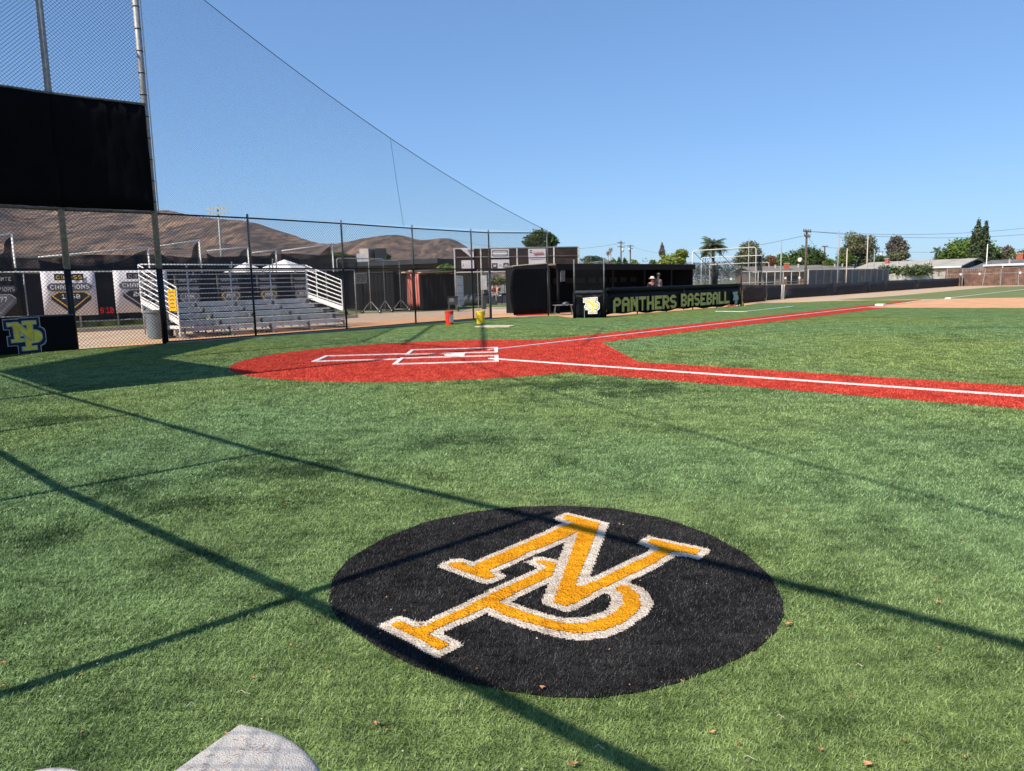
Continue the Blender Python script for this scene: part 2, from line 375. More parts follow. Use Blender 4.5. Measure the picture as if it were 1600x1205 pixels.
M['dirt'] = mat('infield_clay', (.56, .30, .155), .95, var=.16, scale=1.2, bump=.5, bscale=60)
M['tan_dirt'] = mat('tan_dirt', (.50, .375, .26), .95, scale=.9, col2=(.41, .28, .185), bump=.6, bscale=30)
M['dry'] = mat('dry_ground', (.20, .17, .08), .95, scale=.08, col2=(.12, .15, .06), bump=.5, bscale=3)
M['outgrass'] = mat('natural_grass', (.115, .15, .045), .9, scale=.25, col2=(.17, .185, .06), bump=.7, bscale=20)
M['galv'] = mat('galvanised_steel', (.29, .29, .285), .5, .15, .25, 9, bump=.15, bscale=60)
M['galv_d'] = mat('weathered_steel', (.13, .135, .14), .6, .1, .3, 7, bump=.2, bscale=50)
M['alu'] = mat('aluminium_plank', (.52, .53, .55), .42, .2, .2, 5, bump=.1, bscale=40)
M['white_pipe'] = mat('white_painted_pipe', (.72, .70, .66), .5, 0, .12, 8)
M['black_p'] = mat('black_painted_steel', (.012, .012, .013), .45, .1, .4, 12)
M['black_w'] = mat('black_vinyl_wire', (.014, .014, .016), .5, 0, .3, 8)
M['net'] = mat('black_netting', (.012, .013, .016), .8, 0, .3, 5)
M['screen'] = mat('black_windscreen', (.003, .0032, .004), .9, 0, .35, 1.6, bump=.35, bscale=5, spec=.1)
M['vinyl'] = mat('black_vinyl_pad', (.0028, .0032, .0045), .55, 0, .3, 3, bump=.5, bscale=7, spec=.10)
M['screen_g'] = mat('grey_windscreen', (.024, .028, .036), .75, 0, .25, 2.5, bump=.5, bscale=5)
M['screen_b'] = mat('brown_black_windscreen', (.035, .022, .018), .9, 0, .35, 2.2, bump=.6, bscale=9)
M['screen_n'] = mat('charcoal_windscreen', (.015, .017, .022), .85, 0, .2, 1.4, bump=.4, bscale=5)
M['wood_b'] = mat('dark_painted_wood', (.0035, .004, .006), .85, 0, .35, 5, bump=.4, bscale=24)
M['wood_r'] = mat('red_brown_fence_wood', (.15, .085, .06), .85, 0, .35, 2.2, bump=.5, bscale=14)
M['wood_g'] = mat('weathered_fence_wood', (.21, .16, .125), .9, 0, .3, 2.2, bump=.5, bscale=14)
M['white'] = mat('white_paint', (.72, .71, .68), .6, 0, .12, 3)
M['banner_w'] = mat('white_banner_vinyl', (.64, .60, .62), .6, 0, .08, 2, bump=.3, bscale=3)
M['banner_k'] = mat('black_banner_vinyl', (.012, .012, .014), .5, 0, .3, 2, bump=.3, bscale=3)
M['grey_m'] = mat('mid_grey_print', (.16, .16, .17), .6, 0, .2, 3)
M['grey_d'] = mat('dark_grey_print', (.045, .045, .05), .6, 0, .2, 3)
M['grey_l'] = mat('light_grey_print', (.42, .42, .44), .6, 0, .15, 3)
M['gold_p'] = mat('gold_print', (.90, .66, .05), .5, 0, .15, 4)
M['gold_s'] = mat('pale_gold_print', (.90, .58, .12), .5, 0, .15, 4)
M['olive'] = mat('olive_gold_letters', (.62, .46, .09), .55, 0, .22, 3)
M['olive_l'] = mat('pale_letter_rim', (.40, .40, .27), .55, 0, .2, 3)
M['navy'] = mat('navy_print', (.006, .01, .035), .5, 0, .2, 4)
M['rim_g'] = mat('grey_blue_rim', (.42, .42, .43), .5, 0, .15, 4)
M['rim_w'] = mat('white_rim', (.85, .85, .80), .5, 0, .1, 4)
M['yellow'] = mat('yellow_plastic', (.72, .50, .02), .42, 0, .1, 5)
M['yel_sign'] = mat('yellow_sign_print', (.85, .42, .01), .5, 0, .18, 14)
M['red_p'] = mat('red_plastic', (.62, .035, .015), .42, 0, .12, 5)
M['red_txt'] = mat('red_print', (.72, .03, .02), .5, 0, .1, 5)
M['orange'] = mat('orange_plastic', (.80, .14, .02), .5, 0, .15, 9)
M['grey_bin'] = mat('grey_plastic_bin', (.15, .18, .20), .5, 0, .15, 4)
M['dark_bin'] = mat('dark_grey_plastic', (.035, .04, .045), .5, 0, .2, 5)
M['rubber'] = mat('black_rubber', (.012, .012, .012), .8, 0, .2, 9)
M['concrete'] = mat('concrete', (.34, .30, .26), .9, 0, .15, 4, bump=.4, bscale=40)
M['canopy'] = mat('white_canopy_cloth', (.70, .66, .62), .8, 0, .07, 1.5, bump=.3, bscale=2)
M['roof_d'] = mat('dark_roof_fascia', (.030, .035, .042), .7, 0, .25, 1)
M['stucco'] = mat('brown_stucco', (.16, .11, .075), .9, 0, .15, 1.5, bump=.3, bscale=20)
M['stucco_c'] = mat('cream_stucco', (.52, .43, .33), .9, 0, .1, 1.5, bump=.3, bscale=20)
M['stucco_b'] = mat('blue_grey_siding', (.055, .085, .115), .8, 0, .12, 1.5)
M['cont_k'] = mat('navy_container_shade', (.003, .0035, .007), .8, 0., .3, 2)  # shade of the open interiors put into the navy shell colour
M['cont_r'] = mat('coral_fabric', (.60, .20, .145), .7, 0, .15, 3, bump=.4, bscale=6)
M['rust'] = mat('rusty_steel', (.17, .06, .025), .8, .2, .4, 4)
M['shingle'] = mat('pale_shingle_roof', (.33, .31, .27), .9, 0, .14, .9, bump=.6, bscale=7)
M['shingle_g'] = mat('grey_shingle_roof', (.125, .125, .13), .9, 0, .2, .9, bump=.6, bscale=7)
M['shingle_b'] = mat('brown_grey_shingle_roof', (.17, .15, .13), .9, 0, .2, .9, bump=.6, bscale=7)
M['brick'] = mat('brick', (.36, .10, .06), .9, 0, .25, 5, bump=.5, bscale=18)
M['hvac'] = mat('beige_metal_box', (.50, .42, .36), .6, .1, .1, 2)
M['pole_w'] = mat('utility_pole_wood', (.10, .075, .06), .9, 0, .3, 3)
M['insul'] = mat('pale_transformer', (.5, .52, .54), .5, 0, .1, 3)
M['glass_d'] = mat('dark_glass', (.01, .012, .015), .12, 0, .2, 1, spec=.5)
M['bark'] = mat('bark', (.10, .075, .055), .95, 0, .3, 2, bump=.6, bscale=9)
M['bark_p'] = mat('palm_bark', (.17, .12, .09), .95, 0, .3, 3, bump=.6, bscale=9)
M['skin'] = mat('skin', (.42, .22, .15), .6, 0, .08, 9)
M['hair'] = mat('dark_hair', (.015, .011, .009), .7, 0, .2, 20)
M['cl_w'] = mat('off_white_cloth', (.55, .50, .48), .9, 0, .1, 9)
M['cl_g'] = mat('grey_cloth', (.14, .15, .17), .9, 0, .15, 9)
M['cl_k'] = mat('black_cloth', (.012, .012, .014), .9, 0, .2, 9)
M['cl_r'] = mat('coral_red_cloth', (.50, .10, .08), .9, 0, .15, 9)
M['tarp'] = mat('grey_canvas', (.45, .42, .385), .9, 0, .09, 30, bump=.4, bscale=220)
M['fleck'] = mat('brown_debris', (.36, .22, .15), .9, 0, .35, 60)
M['leafdry'] = mat('dry_leaf', (.46, .23, .11), .8, 0, .35, 30)
M['straw'] = mat('pale_straw', (.62, .55, .40), .8, 0, .2, 30)
M['hill'] = None
# ================================================================== ground sheets
def sheet(name, poly, z, m, kind='structure', parent=None, lbl=None, cat=None):
    o = MB().add([(p[0], p[1], z) for p in poly], [tuple(range(len(poly)))]).build(name, m, parent)
    if kind: o['kind'] = kind
    return o
NG = 24                                                             # base ground: one sheet to the horizon
mb = MB(); ex = [-3500+7000*i/NG for i in range(NG+1)]
mb.add([(x, y+2500, -.03) for y in ex for x in ex], [(j*(NG+1)+i, j*(NG+1)+i+1, (j+1)*(NG+1)+i+1, (j+1)*(NG+1)+i) for j in range(NG) for i in range(NG)])
struct(mb.build('ground', M['dry']))
Wp = lambda a, b: tuple(W(a, b)[:2])
# tan earth round the field and behind the backstop; outfield grass; infield clay
sheet('dirt_apron', [(-30, -30), (16, -32)]+[Wp(20, -60), Wp(130, -60), Wp(130, 11.5), Wp(60, 11.5), Wp(42, 12), Wp(30, 14), Wp(26, 26)]+[tuple(G(723, 485)[:2]), tuple(G(560, 490)[:2]), tuple(G(480, 502)[:2]), tuple(G(240, 513)[:2]), tuple(G(126, 517)[:2]), tuple(G(0, 524)[:2]), (-24, 12)], -.012, M['tan_dirt'])
of = [G(1310, 467.6), G(1345, 465.8), G(1400, 462.2), G(1450, 457.8), G(1500, 453), G(1545, 449.0), G(1560, 447.8)]
sheet('outfield_grass', [tuple(q[:2]) for q in of]+[Wp(83, 0), Wp(80, -30), Wp(65, -60), Wp(30, -60), Wp(30, -5), tuple(G(1500, 470)[:2]), tuple(G(1400, 469.4)[:2])], -.004, M['outgrass'])
arc = []
for i in range(96):
    t = R(360*i/96); arc.append((18.44+29*math.cos(t), 29*math.sin(t)))
sheet('infield_clay', arc, 0.0, M['dirt'])
FB = [(-8.5, 6.28), tuple(G(400, 527)[:2]), tuple(G(542, 516)[:2]), tuple(G(650, 507)[:2]), tuple(G(740, 500)[:2]), tuple(G(767, 498)[:2]), tuple(G(857, 494)[:2])]
C2 = (-11.6, 3.6); C1 = (-11.6, -3.3); PL = (-8.25, -6.9); P0 = FB[0]; P1 = (-10.33, 4.91)
PADL = [tuple(G(898, 497.4)[:2]), tuple(G(948, 494.8)[:2]), tuple(G(1156.5, 478.4)[:2])]; GE = tuple(G(945, 496.6)[:2])
AI = 25.6
turf = [C1, C2, P1]+FB+[Wp(15.6, 10.1), (PADL[0][0]-.1, PADL[0][1]+.6), (PADL[1][0], PADL[1][1]+.2), (PADL[2][0], PADL[2][1]+.1), Wp(32.2, 8.2), tuple(G(1250, 472.5)[:2]), tuple(G(1300, 470.4)[:2]), tuple(G(1350, 469.6)[:2]), tuple(G(1410, 469.2)[:2]), tuple(G(1440, 468.3)[:2]), Wp(AI, 0), Wp(AI, -AI)]
turf += [(Wp(AI, 0)[0], -Wp(AI, 0)[1]), (30, -30), (6, -34), (5, -20.5), (-1.4, -13.8), (-1.5, -13.49)]+[(-3.8, -11.4), (-6.1, -9.05), PL]
sheet('turf', turf, .004, M['green'])
# red turf: home circle, wedge and base paths
RC = 4.2; pth = .93
def arcpts(c, r, t0, t1, n): return [(c[0]+r*math.cos(R(t0+(t1-t0)*i/n)), c[1]+r*math.sin(R(t0+(t1-t0)*i/n))) for i in range(n+1)]
i0 = math.degrees(math.asin(pth/RC))
red = arcpts((0, 0), RC, 45+i0, 315-i0, 60)
mirror = lambda q: (q[0], -q[1])
redA = [Wp(AI, 0), Wp(AI, -pth)]; redO = [tuple(G(1442, 468.4)[:2]), Wp(34, pth)]
redp = red+[mirror(Wp(30, pth)), mirror(Wp(30, -pth)), mirror(Wp(4.2, -pth))]+[Wp(4.2, -pth), Wp(AI, -pth), Wp(AI, 0)]+redO
sheet('red_turf_paths', redp, .008, M['red'])
# white lines sewn into the turf (0.1 m wide)
def line(mb, p, q, wd, z):
    p = np.array(p[:2]); q = np.array(q[:2]); d = (q-p)/np.linalg.norm(q-p); n = np.array([-d[1], d[0]])*wd/2
    mb.prism([tuple(p-n), tuple(q-n), tuple(q+n), tuple(p+n)], z-.008, z+.012)
I_ = .0254
mb = MB(); line(mb, W(1.35, .05), W(AI+12.9, .05), .07, .012); line(mb, W(39.2, .05), W(89.5, .05), .12, .010)
o = mb.build('foul_line', M['line']); tag(o, 'white foul line running past the far base towards the outfield fence', 'foul line', 'foul lines')
mb = MB(); line(mb, mirror(W(1.35, 0)), mirror(W(27, 0)), .07, .012)
o = mb.build('foul_line', M['line']); tag(o, 'white foul line on red turf running off the right edge of the photo', 'foul line', 'foul lines')
def boxlines(u0, u1, v0, v1, w_=.1, sides='nsew', ends=.28):
    m_ = MB(); z0, z1 = .006, .026; s_ = w_*.9; R4 = lambda a, b, c, d: m_.prism([(a, c), (b, c), (b, d), (a, d)], z0, z1)
    if 's' in sides: R4(u0, u1, v0, v0+s_)
    if 'n' in sides: R4(u0, u1, v1-s_, v1)
    if 'w' in sides: R4(u0, u0+w_, v0+s_, v1-s_)
    if 'e' in sides: R4(u1-w_, u1, v0+s_, v1-s_)
    return m_
U0, U1 = -.86, 1.13
tag(boxlines(U0, U1, -1.59, -.37, .08).build('batters_box', M['line']), 'white rectangle outline of the near batters box beside home plate', 'batters box', 'batters boxes at home plate')
tag(boxlines(U0, U1, .37, 1.59, .08).build('batters_box', M['line']), 'white rectangle outline of the batters box beyond home plate', 'batters box', 'batters boxes at home plate')
tag(boxlines(-2.6, U0, -.62, .60, .09, 'nsw').build('catchers_box', M['line']), 'long white three-sided outline behind home plate on the red turf', 'catchers box')
mb = MB(); line(mb, W(20.75, 4.95), W(20.7, 3.5), .09, .014); line(mb, W(20.7, 3.5), W(26.6, 3.85), .09, .014)
tag(mb.build('coach_box_line', M['line']), 'white angled coach box line on green turf in front of the lettered padding', 'line marking')
hp = MB().prism([(0, 0), (.216, -.216), (.43, -.216), (.43, .216), (.216, .216)], .004, .03)
tag(hp.build('home_plate', M['white'], bevel=.006), 'white five-sided home plate between the two batters boxes', 'home plate')
def base_at(px, py, sz, lbl):
    c = G(px, py); b_ = MB(); b_.box((c[0], c[1], .055), W(sz, 0), W(0, sz), (0, 0, .045)); tag(b_.build('base', M['white'], bevel=.015), lbl, 'base', 'bases along the foul line')
base_at(1375.5, 478.2, .19, 'white square base where the red path meets the brown clay')
base_at(1482, 467.8, .14, 'small white square base at the far edge of the brown clay')
# tan hitting mat beside the buckets
q = [G(742, 511.5), G(760, 509.8), G(806, 509.6), G(796, 511.6), (G(772, 512.2))]
tag(MB().prism([tuple(x[:2]) for x in q], .006, .035).build('mat', M['stucco_c']), 'flat tan mat lying on green turf beyond home plate', 'mat')
# ================================================================== emblem on the turf
EC = np.array([G(516, 945)[:2], G(1224, 950)[:2], G(875, 793)[:2], G(885, 1093)[:2]])
epx = [(514, 945), (520, 905), (545, 876), (600, 843), (665, 818), (740, 802), (810, 794), (880, 792.5), (960, 797), (1040, 813), (1110, 838), (1165, 868), (1203, 903), (1222, 940), (1224, 965), (1212, 990), (1180, 1019), (1130, 1043), (1060, 1070), (1000, 1085), (930, 1094), (860, 1093), (790, 1083), (700, 1063), (640, 1042), (590, 1015), (545, 984), (522, 962)]
EP = np.array([G(*q)[:2] for q in epx])
ec = EP.mean(0)
emb = thing('field_emblem', 'black round turf emblem with gold and cream interlocking letters N and P', 'field emblem', (ec[0], ec[1], .004))
o = MB().add([(p[0], p[1], .010) for p in EP], [tuple(range(len(EP)))]).build('disc', M['black_t'], emb)
g0 = EP.min(0)-.1; g1 = EP.max(0)+.1; st = .012
gx = np.arange(g0[0], g1[0], st); gy = np.arange(g0[1], g1[1], st); X, Y = np.meshgrid(gx+st/2, gy+st/2)
RIM = .040
_e1 = np.array(G(860, 890)[:2])-np.array(G(640, 1000)[:2]); _e1 /= np.linalg.norm(_e1); _e2 = np.array(G(*c1((870, 578))[0])[:2])-np.array(G(*c1((585, 475))[0])[:2]); _e2 /= np.linalg.norm(_e2)
lc, dd = logo_class(X, Y, N_G, P_G, RIM, _e1, _e2)
mb = MB(); cells(mb, dd, gx[0], gy[0], st, lambda x, y: (x, y, .014)); mb.build('letter_rim', M['cream_t'], emb, fix=False)
mb = MB(); cells(mb, lc == 2, gx[0], gy[0], st, lambda x, y: (x, y, .018)); mb.build('letters', M['gold_t'], emb, fix=False)
# ================================================================== turf fibres (real blades near the camera)
def blades(name, pts, h, wd, mt, parent, label=None, z0=.004):
    n = len(pts)
    if not n: return
    ang = rng.uniform(0, 2*math.pi, n); lean = rng.normal(0, .55, (n, 2))+np.array([.30, .18]); hh = h*rng.uniform(.55, 1.15, n); ww = wd*rng.uniform(.7, 1.3, n)
    dx = np.cos(ang)*ww/2; dy = np.sin(ang)*ww/2
    v = np.empty((n, 3, 3), np.float32)
    v[:, 0, 0] = pts[:, 0]-dx; v[:, 0, 1] = pts[:, 1]-dy; v[:, 0, 2] = z0
    v[:, 1, 0] = pts[:, 0]+dx; v[:, 1, 1] = pts[:, 1]+dy; v[:, 1, 2] = z0
    v[:, 2, 0] = pts[:, 0]+lean[:, 0]*hh; v[:, 2, 1] = pts[:, 1]+lean[:, 1]*hh; v[:, 2, 2] = z0+hh
    base = np.zeros(3, np.float32)
    if parent is not None: base = np.array(parent.location, np.float32)
    me = bpy.data.meshes.new(name); me.vertices.add(n*3); me.vertices.foreach_set('co', (v-base).ravel())
    me.loops.add(n*3); me.loops.foreach_set('vertex_index', np.arange(n*3, dtype=np.int32))
    me.polygons.add(n); me.polygons.foreach_set('loop_start', np.arange(0, n*3, 3, dtype=np.int32))
    try: me.polygons.foreach_set('loop_total', np.full(n, 3, np.int32))
    except Exception: pass
    at = me.attributes.new('rnd', 'FLOAT', 'FACE'); at.data.foreach_set('value', np.clip(rng.normal(.5, .2, n), 0, 1).astype(np.float32))
    me.materials.append(mt); me.update(calc_edges=True); me.validate()
    o = bpy.data.objects.new(name, me); COL.objects.link(o)
    if parent is not None: o.parent = parent
    o['kind'] = 'stuff'
    if label: o['label'] = label
    return o
def scatter(r0, r1, dens):                                          # points on the ground between two distances ahead of the camera
    a0, a1 = R(90-41), R(90+43); area = (r1*r1-r0*r0)/2*(a1-a0); n = int(area*dens)
    r_ = np.sqrt(rng.uniform(r0*r0, r1*r1, n)); a_ = rng.uniform(a0, a1, n)-CY
    return np.column_stack([CC[0]+r_*np.cos(a_), CC[1]+r_*np.sin(a_)])
REDP = np.array(redp); TP = np.array(turf)
bands = [(1.3, 3.0, 21000, .0145, .0030), (3.0, 5.0, 11000, .016, .0042), (5.0, 8.0, 5000, .018, .0068), (8.0, 12.5, 2300, .020, .0095), (12.5, 19.0, 1000, .018, .013), (19.0, 30.0, 420, .016, .018)]
for bi, (r0, r1, dens, h, wd) in enumerate(bands):
    p = scatter(r0, r1, dens)
    if r0 > 18: dd0 = np.hypot(p[:, 0]-CC[0], p[:, 1]-CC[1]); p = p[rng.random(len(p)) > ((dd0-19)/11)**.7]
    fz = p+rng.normal(0, .006, p.shape)
    ine = inpoly(fz[:, 0], fz[:, 1], EP); inr = inpoly(fz[:, 0], fz[:, 1], REDP); ok = inpoly(p[:, 0], p[:, 1], TP)
    lab = 'short green artificial turf fibres'
    if bi == 0: ALLG = []; ALLR = []; ALLE = []
    ALLG.append((p[ok & ~ine & ~inr], h, wd)); ALLR.append((p[ok & inr], h*.8, wd)); ALLE.append((p[ok & ine], h*.8, wd*.75))
def merged(lst):
    P = np.concatenate([a[0] for a in lst]); H = np.concatenate([np.full(len(a[0]), a[1]) for a in lst]); Wd = np.concatenate([np.full(len(a[0]), a[2]) for a in lst]); return P, H, Wd
P, H, Wd = merged(ALLG); tag(blades('turf_fibres', P, H, Wd, M['green_b'], None), 'short green turf fibres covering the near field', 'turf', kind='stuff')
P, H, Wd = merged(ALLR)
# keep white markings clear of red blades
def nearline(P, a, b, w_):
    a = np.array(a[:2]); b = np.array(b[:2]); d = b-a; L = np.linalg.norm(d); d = d/L; t = (P-a)@d; n_ = np.abs((P-a)@np.array([-d[1], d[0]])); return (t > -.0) & (t < L) & (n_ < w_)
keep = ~(nearline(P, W(1.35, .05), W(40, .05), .05) | nearline(P, mirror(W(1.35, 0)), mirror(W(30, 0)), .05))
for (u0, u1, v0, v1, w_) in ((U0, U1, -1.59, -.37, .08), (U0, U1, .37, 1.59, .08), (-2.6, U0, -.62, .60, .09)):
    ins = (P[:, 0] > u0) & (P[:, 0] < u1) & (P[:, 1] > v0) & (P[:, 1] < v1)
    inn = (P[:, 0] > u0+w_) & (P[:, 0] < u1-w_) & (P[:, 1] > v0+w_*.9) & (P[:, 1] < v1-w_*.9); keep &= ~(ins & ~inn)
tag(blades('red_turf_fibres', P[keep], H[keep], Wd[keep], M['red_b'], None, z0=.008), 'short red turf fibres round home plate and along the base paths', 'turf', kind='stuff')
P, H, Wd = merged(ALLE)
jt = P+rng.normal(0, .005, P.shape); lc2, d2 = logo_class(jt[:, 0], jt[:, 1], N_G, P_G, RIM, _e1, _e2)
for nm, mk, mt in (('black_fibres', lc2 == 0, 'black_b'), ('cream_fibres', lc2 == 1, 'cream_b'), ('gold_fibres', lc2 == 2, 'gold_b')):
    blades(nm, P[mk], H[mk], Wd[mk], M[mt], emb, z0=.010)
# dry leaves and straw on the turf
leafpx = [(306, 798), (448, 786), (357, 852), (604, 934), (502, 1025), (128, 1145), (510, 1044), (396, 1061), (457, 1009), (355, 1148), (126, 1053), (66, 1013), (6, 1036), (1072, 731), (1182, 767), (1228, 799), (1504, 843), (1232, 975), (1466, 1012), (1413, 1158), (1115, 1144), (1154, 1163), (896, 1193), (848, 1075), (1506, 1183), (1467, 941), (1548, 941), (1460, 907), (1355, 1193), (1283, 1172), (1010, 763), (1136, 740), (1397, 772), (1474, 790), (1510, 979), (1330, 1090), (587, 1131), (700, 690), (1065, 1065), (968, 820), (1090, 854), (745, 1046), (632, 955), (655, 975), (1000, 645)]
tmpl = None
for i, (px, py) in enumerate(leafpx):
    c = G(px, py, .02); r_ = random.choice((.003, .004, .0045, .006, .0085))*random.uniform(.8, 1.2); a0 = random.uniform(0, 6.28); pts = []
    for k in range(9):
        rr = r_*(1.25 if k % 2 == 0 else .6)*random.uniform(.8, 1.2); a_ = a0+k*6.283/9
        pts.append((c[0]+rr*math.cos(a_)*1.4, c[1]+rr*math.sin(a_), .020+random.uniform(0, .008)))
    top = [(x, y, z+.0012) for x, y, z in pts]
    m_ = MB(); n_ = len(pts); m_.add(pts+top+[(c[0], c[1], .019), (c[0], c[1], .0215)], [(n_+k, n_+(k+1) % n_, 2*n_+1) for k in range(n_)]+[((k+1) % n_, k, 2*n_) for k in range(n_)]+[(k, (k+1) % n_, n_+(k+1) % n_, n_+k) for k in range(n_)])
    tag(m_.build('dry_leaf', M['leafdry']), ('small orange-brown dry leaf on the black field emblem' if inpoly(c[:1], c[1:2], EP)[0] else 'small orange-brown dry leaf on green turf left of the field emblem' if px < 560 else 'small orange-brown dry leaf on green turf right of the field emblem' if px > 1000 and py > 830 else 'small orange-brown dry leaf on green turf between emblem and base path'), 'leaf', 'dry leaves on the turf')
for px, py in [(297, 1101), (380, 1082), (472, 1110), (937, 1168), (1172, 1185), (1343, 1040), (1460, 653), (720, 1100), (1220, 1120)]:
    c = G(px, py, .022); a_ = random.uniform(0, 3.14); l = random.uniform(.010, .026); pts = [(c[0]+l*t*math.cos(a_), c[1]+l*t*math.sin(a_)+.008*math.sin(3*t), .022+.006*math.cos(2*t)) for t in (-1, -.4, .3, 1)]
    m_ = MB().tube(pts, .0009, 4); m_.tube([pts[1], (pts[1][0]+.007, pts[1][1]+.009, .024)], .0008, 4)
    tag(m_.build('straw', M['straw']), ('short pale bent straw on the black field emblem' if inpoly(c[:1], c[1:2], EP)[0] else 'short pale bent straw on green turf left of the field emblem' if px < 560 else 'short pale bent straw on green turf right of the field emblem'), 'straw', 'pale straws on the turf')
mb = MB(); pd_ = scatter(1.4, 9.0, 16); pd_ = pd_[inpoly(pd_[:, 0], pd_[:, 1], TP)]; mi_ = rng.integers(0, 3, len(pd_))
for (x, y), k_ in zip(pd_, mi_):
    r_ = rng.uniform(.0018, .0042); a_ = rng.uniform(0, 3.1); mb.box((x, y, .0175), (r_*math.cos(a_), r_*math.sin(a_), .0), (-r_*.45*math.sin(a_), r_*.45*math.cos(a_), .0008), (0, 0, .0008), int(k_))
o = mb.build('turf_debris', [M['straw'], M['leafdry'], M['rubber']], None, fix=False); tag(o, 'tiny scattered crumbs of dry debris on the turf', 'debris', kind='stuff')
# ================================================================== home-plate backstop, fences, nets
TZ, MZ = 3.7, 2.15
bs = thing('backstop', 'tall backstop of steel poles and black chain link behind home plate', 'backstop', (C2[0], C2[1], 0))
SECT = [(P0, P1), (P1, C2), (C2, C1), (C1, PL)]
TOPZ = 12.0
for q in (P0, P1, C2, C1, PL):
    MB().tube([(q[0], q[1], MZ), (q[0], q[1], TOPZ)], .085, 14).build('pole', M['galv'], bs, smooth=True)
    MB().tube([(q[0], q[1], 0), (q[0], q[1], MZ)], .087, 14).build('pole_base', M['black_p'], bs, smooth=True)
cm = MB()
for a, b in SECT:
    for z, r_ in ((TZ, .026), (6.62, .03), (TOPZ, .04)): cm.tube([(*a, z), (*b, z)], r_, 8)
cm.build('rails', M['galv_d'], bs, smooth=True)
cm = MB()
for a, b in SECT: cm.tube([(*a, MZ), (*b, MZ)], .026, 8)
cm.build('mid_rail', M['black_p'], bs, smooth=True)
cm = MB()
for a, b in ((PL, P0), ((-10.33, -4.91), P1)): cm.tube([(*a, TOPZ), (*b, TOPZ)], .055, 8)
cm.tube([(-6, -6.65, 12), (-4.5, 0, 12), (-7.5, 6.1, 12)], .03, 6)
cm.build('tie_beam', M['galv_d'], bs, smooth=True)
cm = MB()
for a, b in SECT:
    L_ = math.dist(a, b); netting(cm, (*a, 0), (b[0]-a[0], b[1]-a[1], 0), [(0, .03), (L_, .03), (L_, TOPZ), (0, TOPZ)], .070, .0047)
cm.build('chain_link', M['black_w'], bs, fix=False)
# slim conduit and bracket bands on the big corner pole
fd = np.array([FB[1][0]-P0[0], FB[1][1]-P0[1]]); fd /= np.linalg.norm(fd)
MB().tube([(P0[0]+fd[0]*.125, P0[1]+fd[1]*.125, TZ), (P0[0]+fd[0]*.14, P0[1]+fd[1]*.14, TOPZ)], .016, 6).build('net_cable', M['white_pipe'], bs, smooth=True)
for i in range(14): MB().lathe((P0[0], P0[1], TZ+.3+i*.58), [(.090, 0), (.090, .03)], 14).build('bracket_band', M['black_p'], bs)
# black windscreen high on the backstop (bays meet at the poles, hung just inside)
cen = np.array([0., 0.])
def inward(p, q, d):
    p = np.array(p); q = np.array(q); n = np.array([-(q-p)[1], (q-p)[0]]); n /= np.linalg.norm(n)
    if (cen-p)@n < 0: n = -n
    return n*d
wsn = thing('windscreen', 'large black windscreen panel laced high on the backstop', 'windscreen', (C2[0], C2[1], TZ))
for a, b in SECT:
    n = inward(a, b, .12); a2 = np.array(a)+n; b2 = np.array(b)+n; k = 14; m_ = MB(); vs = []
    if a == P0: d_ = (b2-a2)/np.linalg.norm(b2-a2); a2 = a2+d_*.02
    for j in range(9):
        for i in range(k+1):
            t = i/k; z = 3.76+2.86*j/8; wv = .018*math.sin(i*2.1+j*.7)+.012*math.sin(i*.9+2*j)
            p = a2*(1-t)+b2*t+n/.12*wv; vs.append((p[0], p[1], z+(.012*math.sin(i*math.pi) if j in (0, 8) else 0)))
    fs = [(j*(k+1)+i, j*(k+1)+i+1, (j+1)*(k+1)+i+1, (j+1)*(k+1)+i) for j in range(8) for i in range(k)]
    o = m_.add(vs, fs).build('screen_cloth', M['screen'], wsn, smooth=True); sm = o.modifiers.new('th', 'SOLIDIFY'); sm.thickness = .006
cm = MB()
for a, b in SECT:
    n = inward(a, b, .12); a2 = np.array(a)+n; b2 = np.array(b)+n
    cm.tube([(*a2, 6.65), (*b2, 6.65)], .03, 8); cm.tube([(*a2, 3.73), (*b2, 3.73)], .026, 8)
cm.build('hanging_rail', M['galv_d'], wsn, smooth=True)
# low wall pad with monogram
wp = thing('wall_pad', 'black padded wall with gold and navy monogram at the left edge', 'wall pad', (P1[0], P1[1], 0))
for a, b in ((P1, C2), (C2, C1), (C1, PL)):
    n = inward(a, b, 1.0); d_ = np.array(b)-np.array(a); L_ = np.linalg.norm(d_); d_ /= L_
    c = (np.array(a)+np.array(b))/2+n*.16; MB().box((c[0], c[1], .465), (*(d_*L_/2), 0), (*(n*.05), 0), (0, 0, .462)).build('pad', M['vinyl'], wp, bevel=.02)
    MB().tube([(*(np.array(a)+n*.12), .945), (*(np.array(b)+n*.12), .945)], .018, 8).build('pad_rail', M['galv_d'], wp, smooth=True)
n = inward(P1, C2, 1.0); ud = (np.array(P1)-np.array(C2)); ud /= np.linalg.norm(ud)
fa = np.array(C2)+n*.216; fb = np.array(P1)+n*.216
lp = ONL(11, fa, fb, .78); rp = ONL(46, fa, fb, .78); zt = HT(504.5, lp); zb = HT(549, lp)
monogram(wp, (lp[0], lp[1], zt), (*ud, 0), (0, 0, 1), zt-zb, (M['gold_p'], M['rim_g'], M['navy'], M['rim_g']), w1=.035, w2=.135, w3=.165)
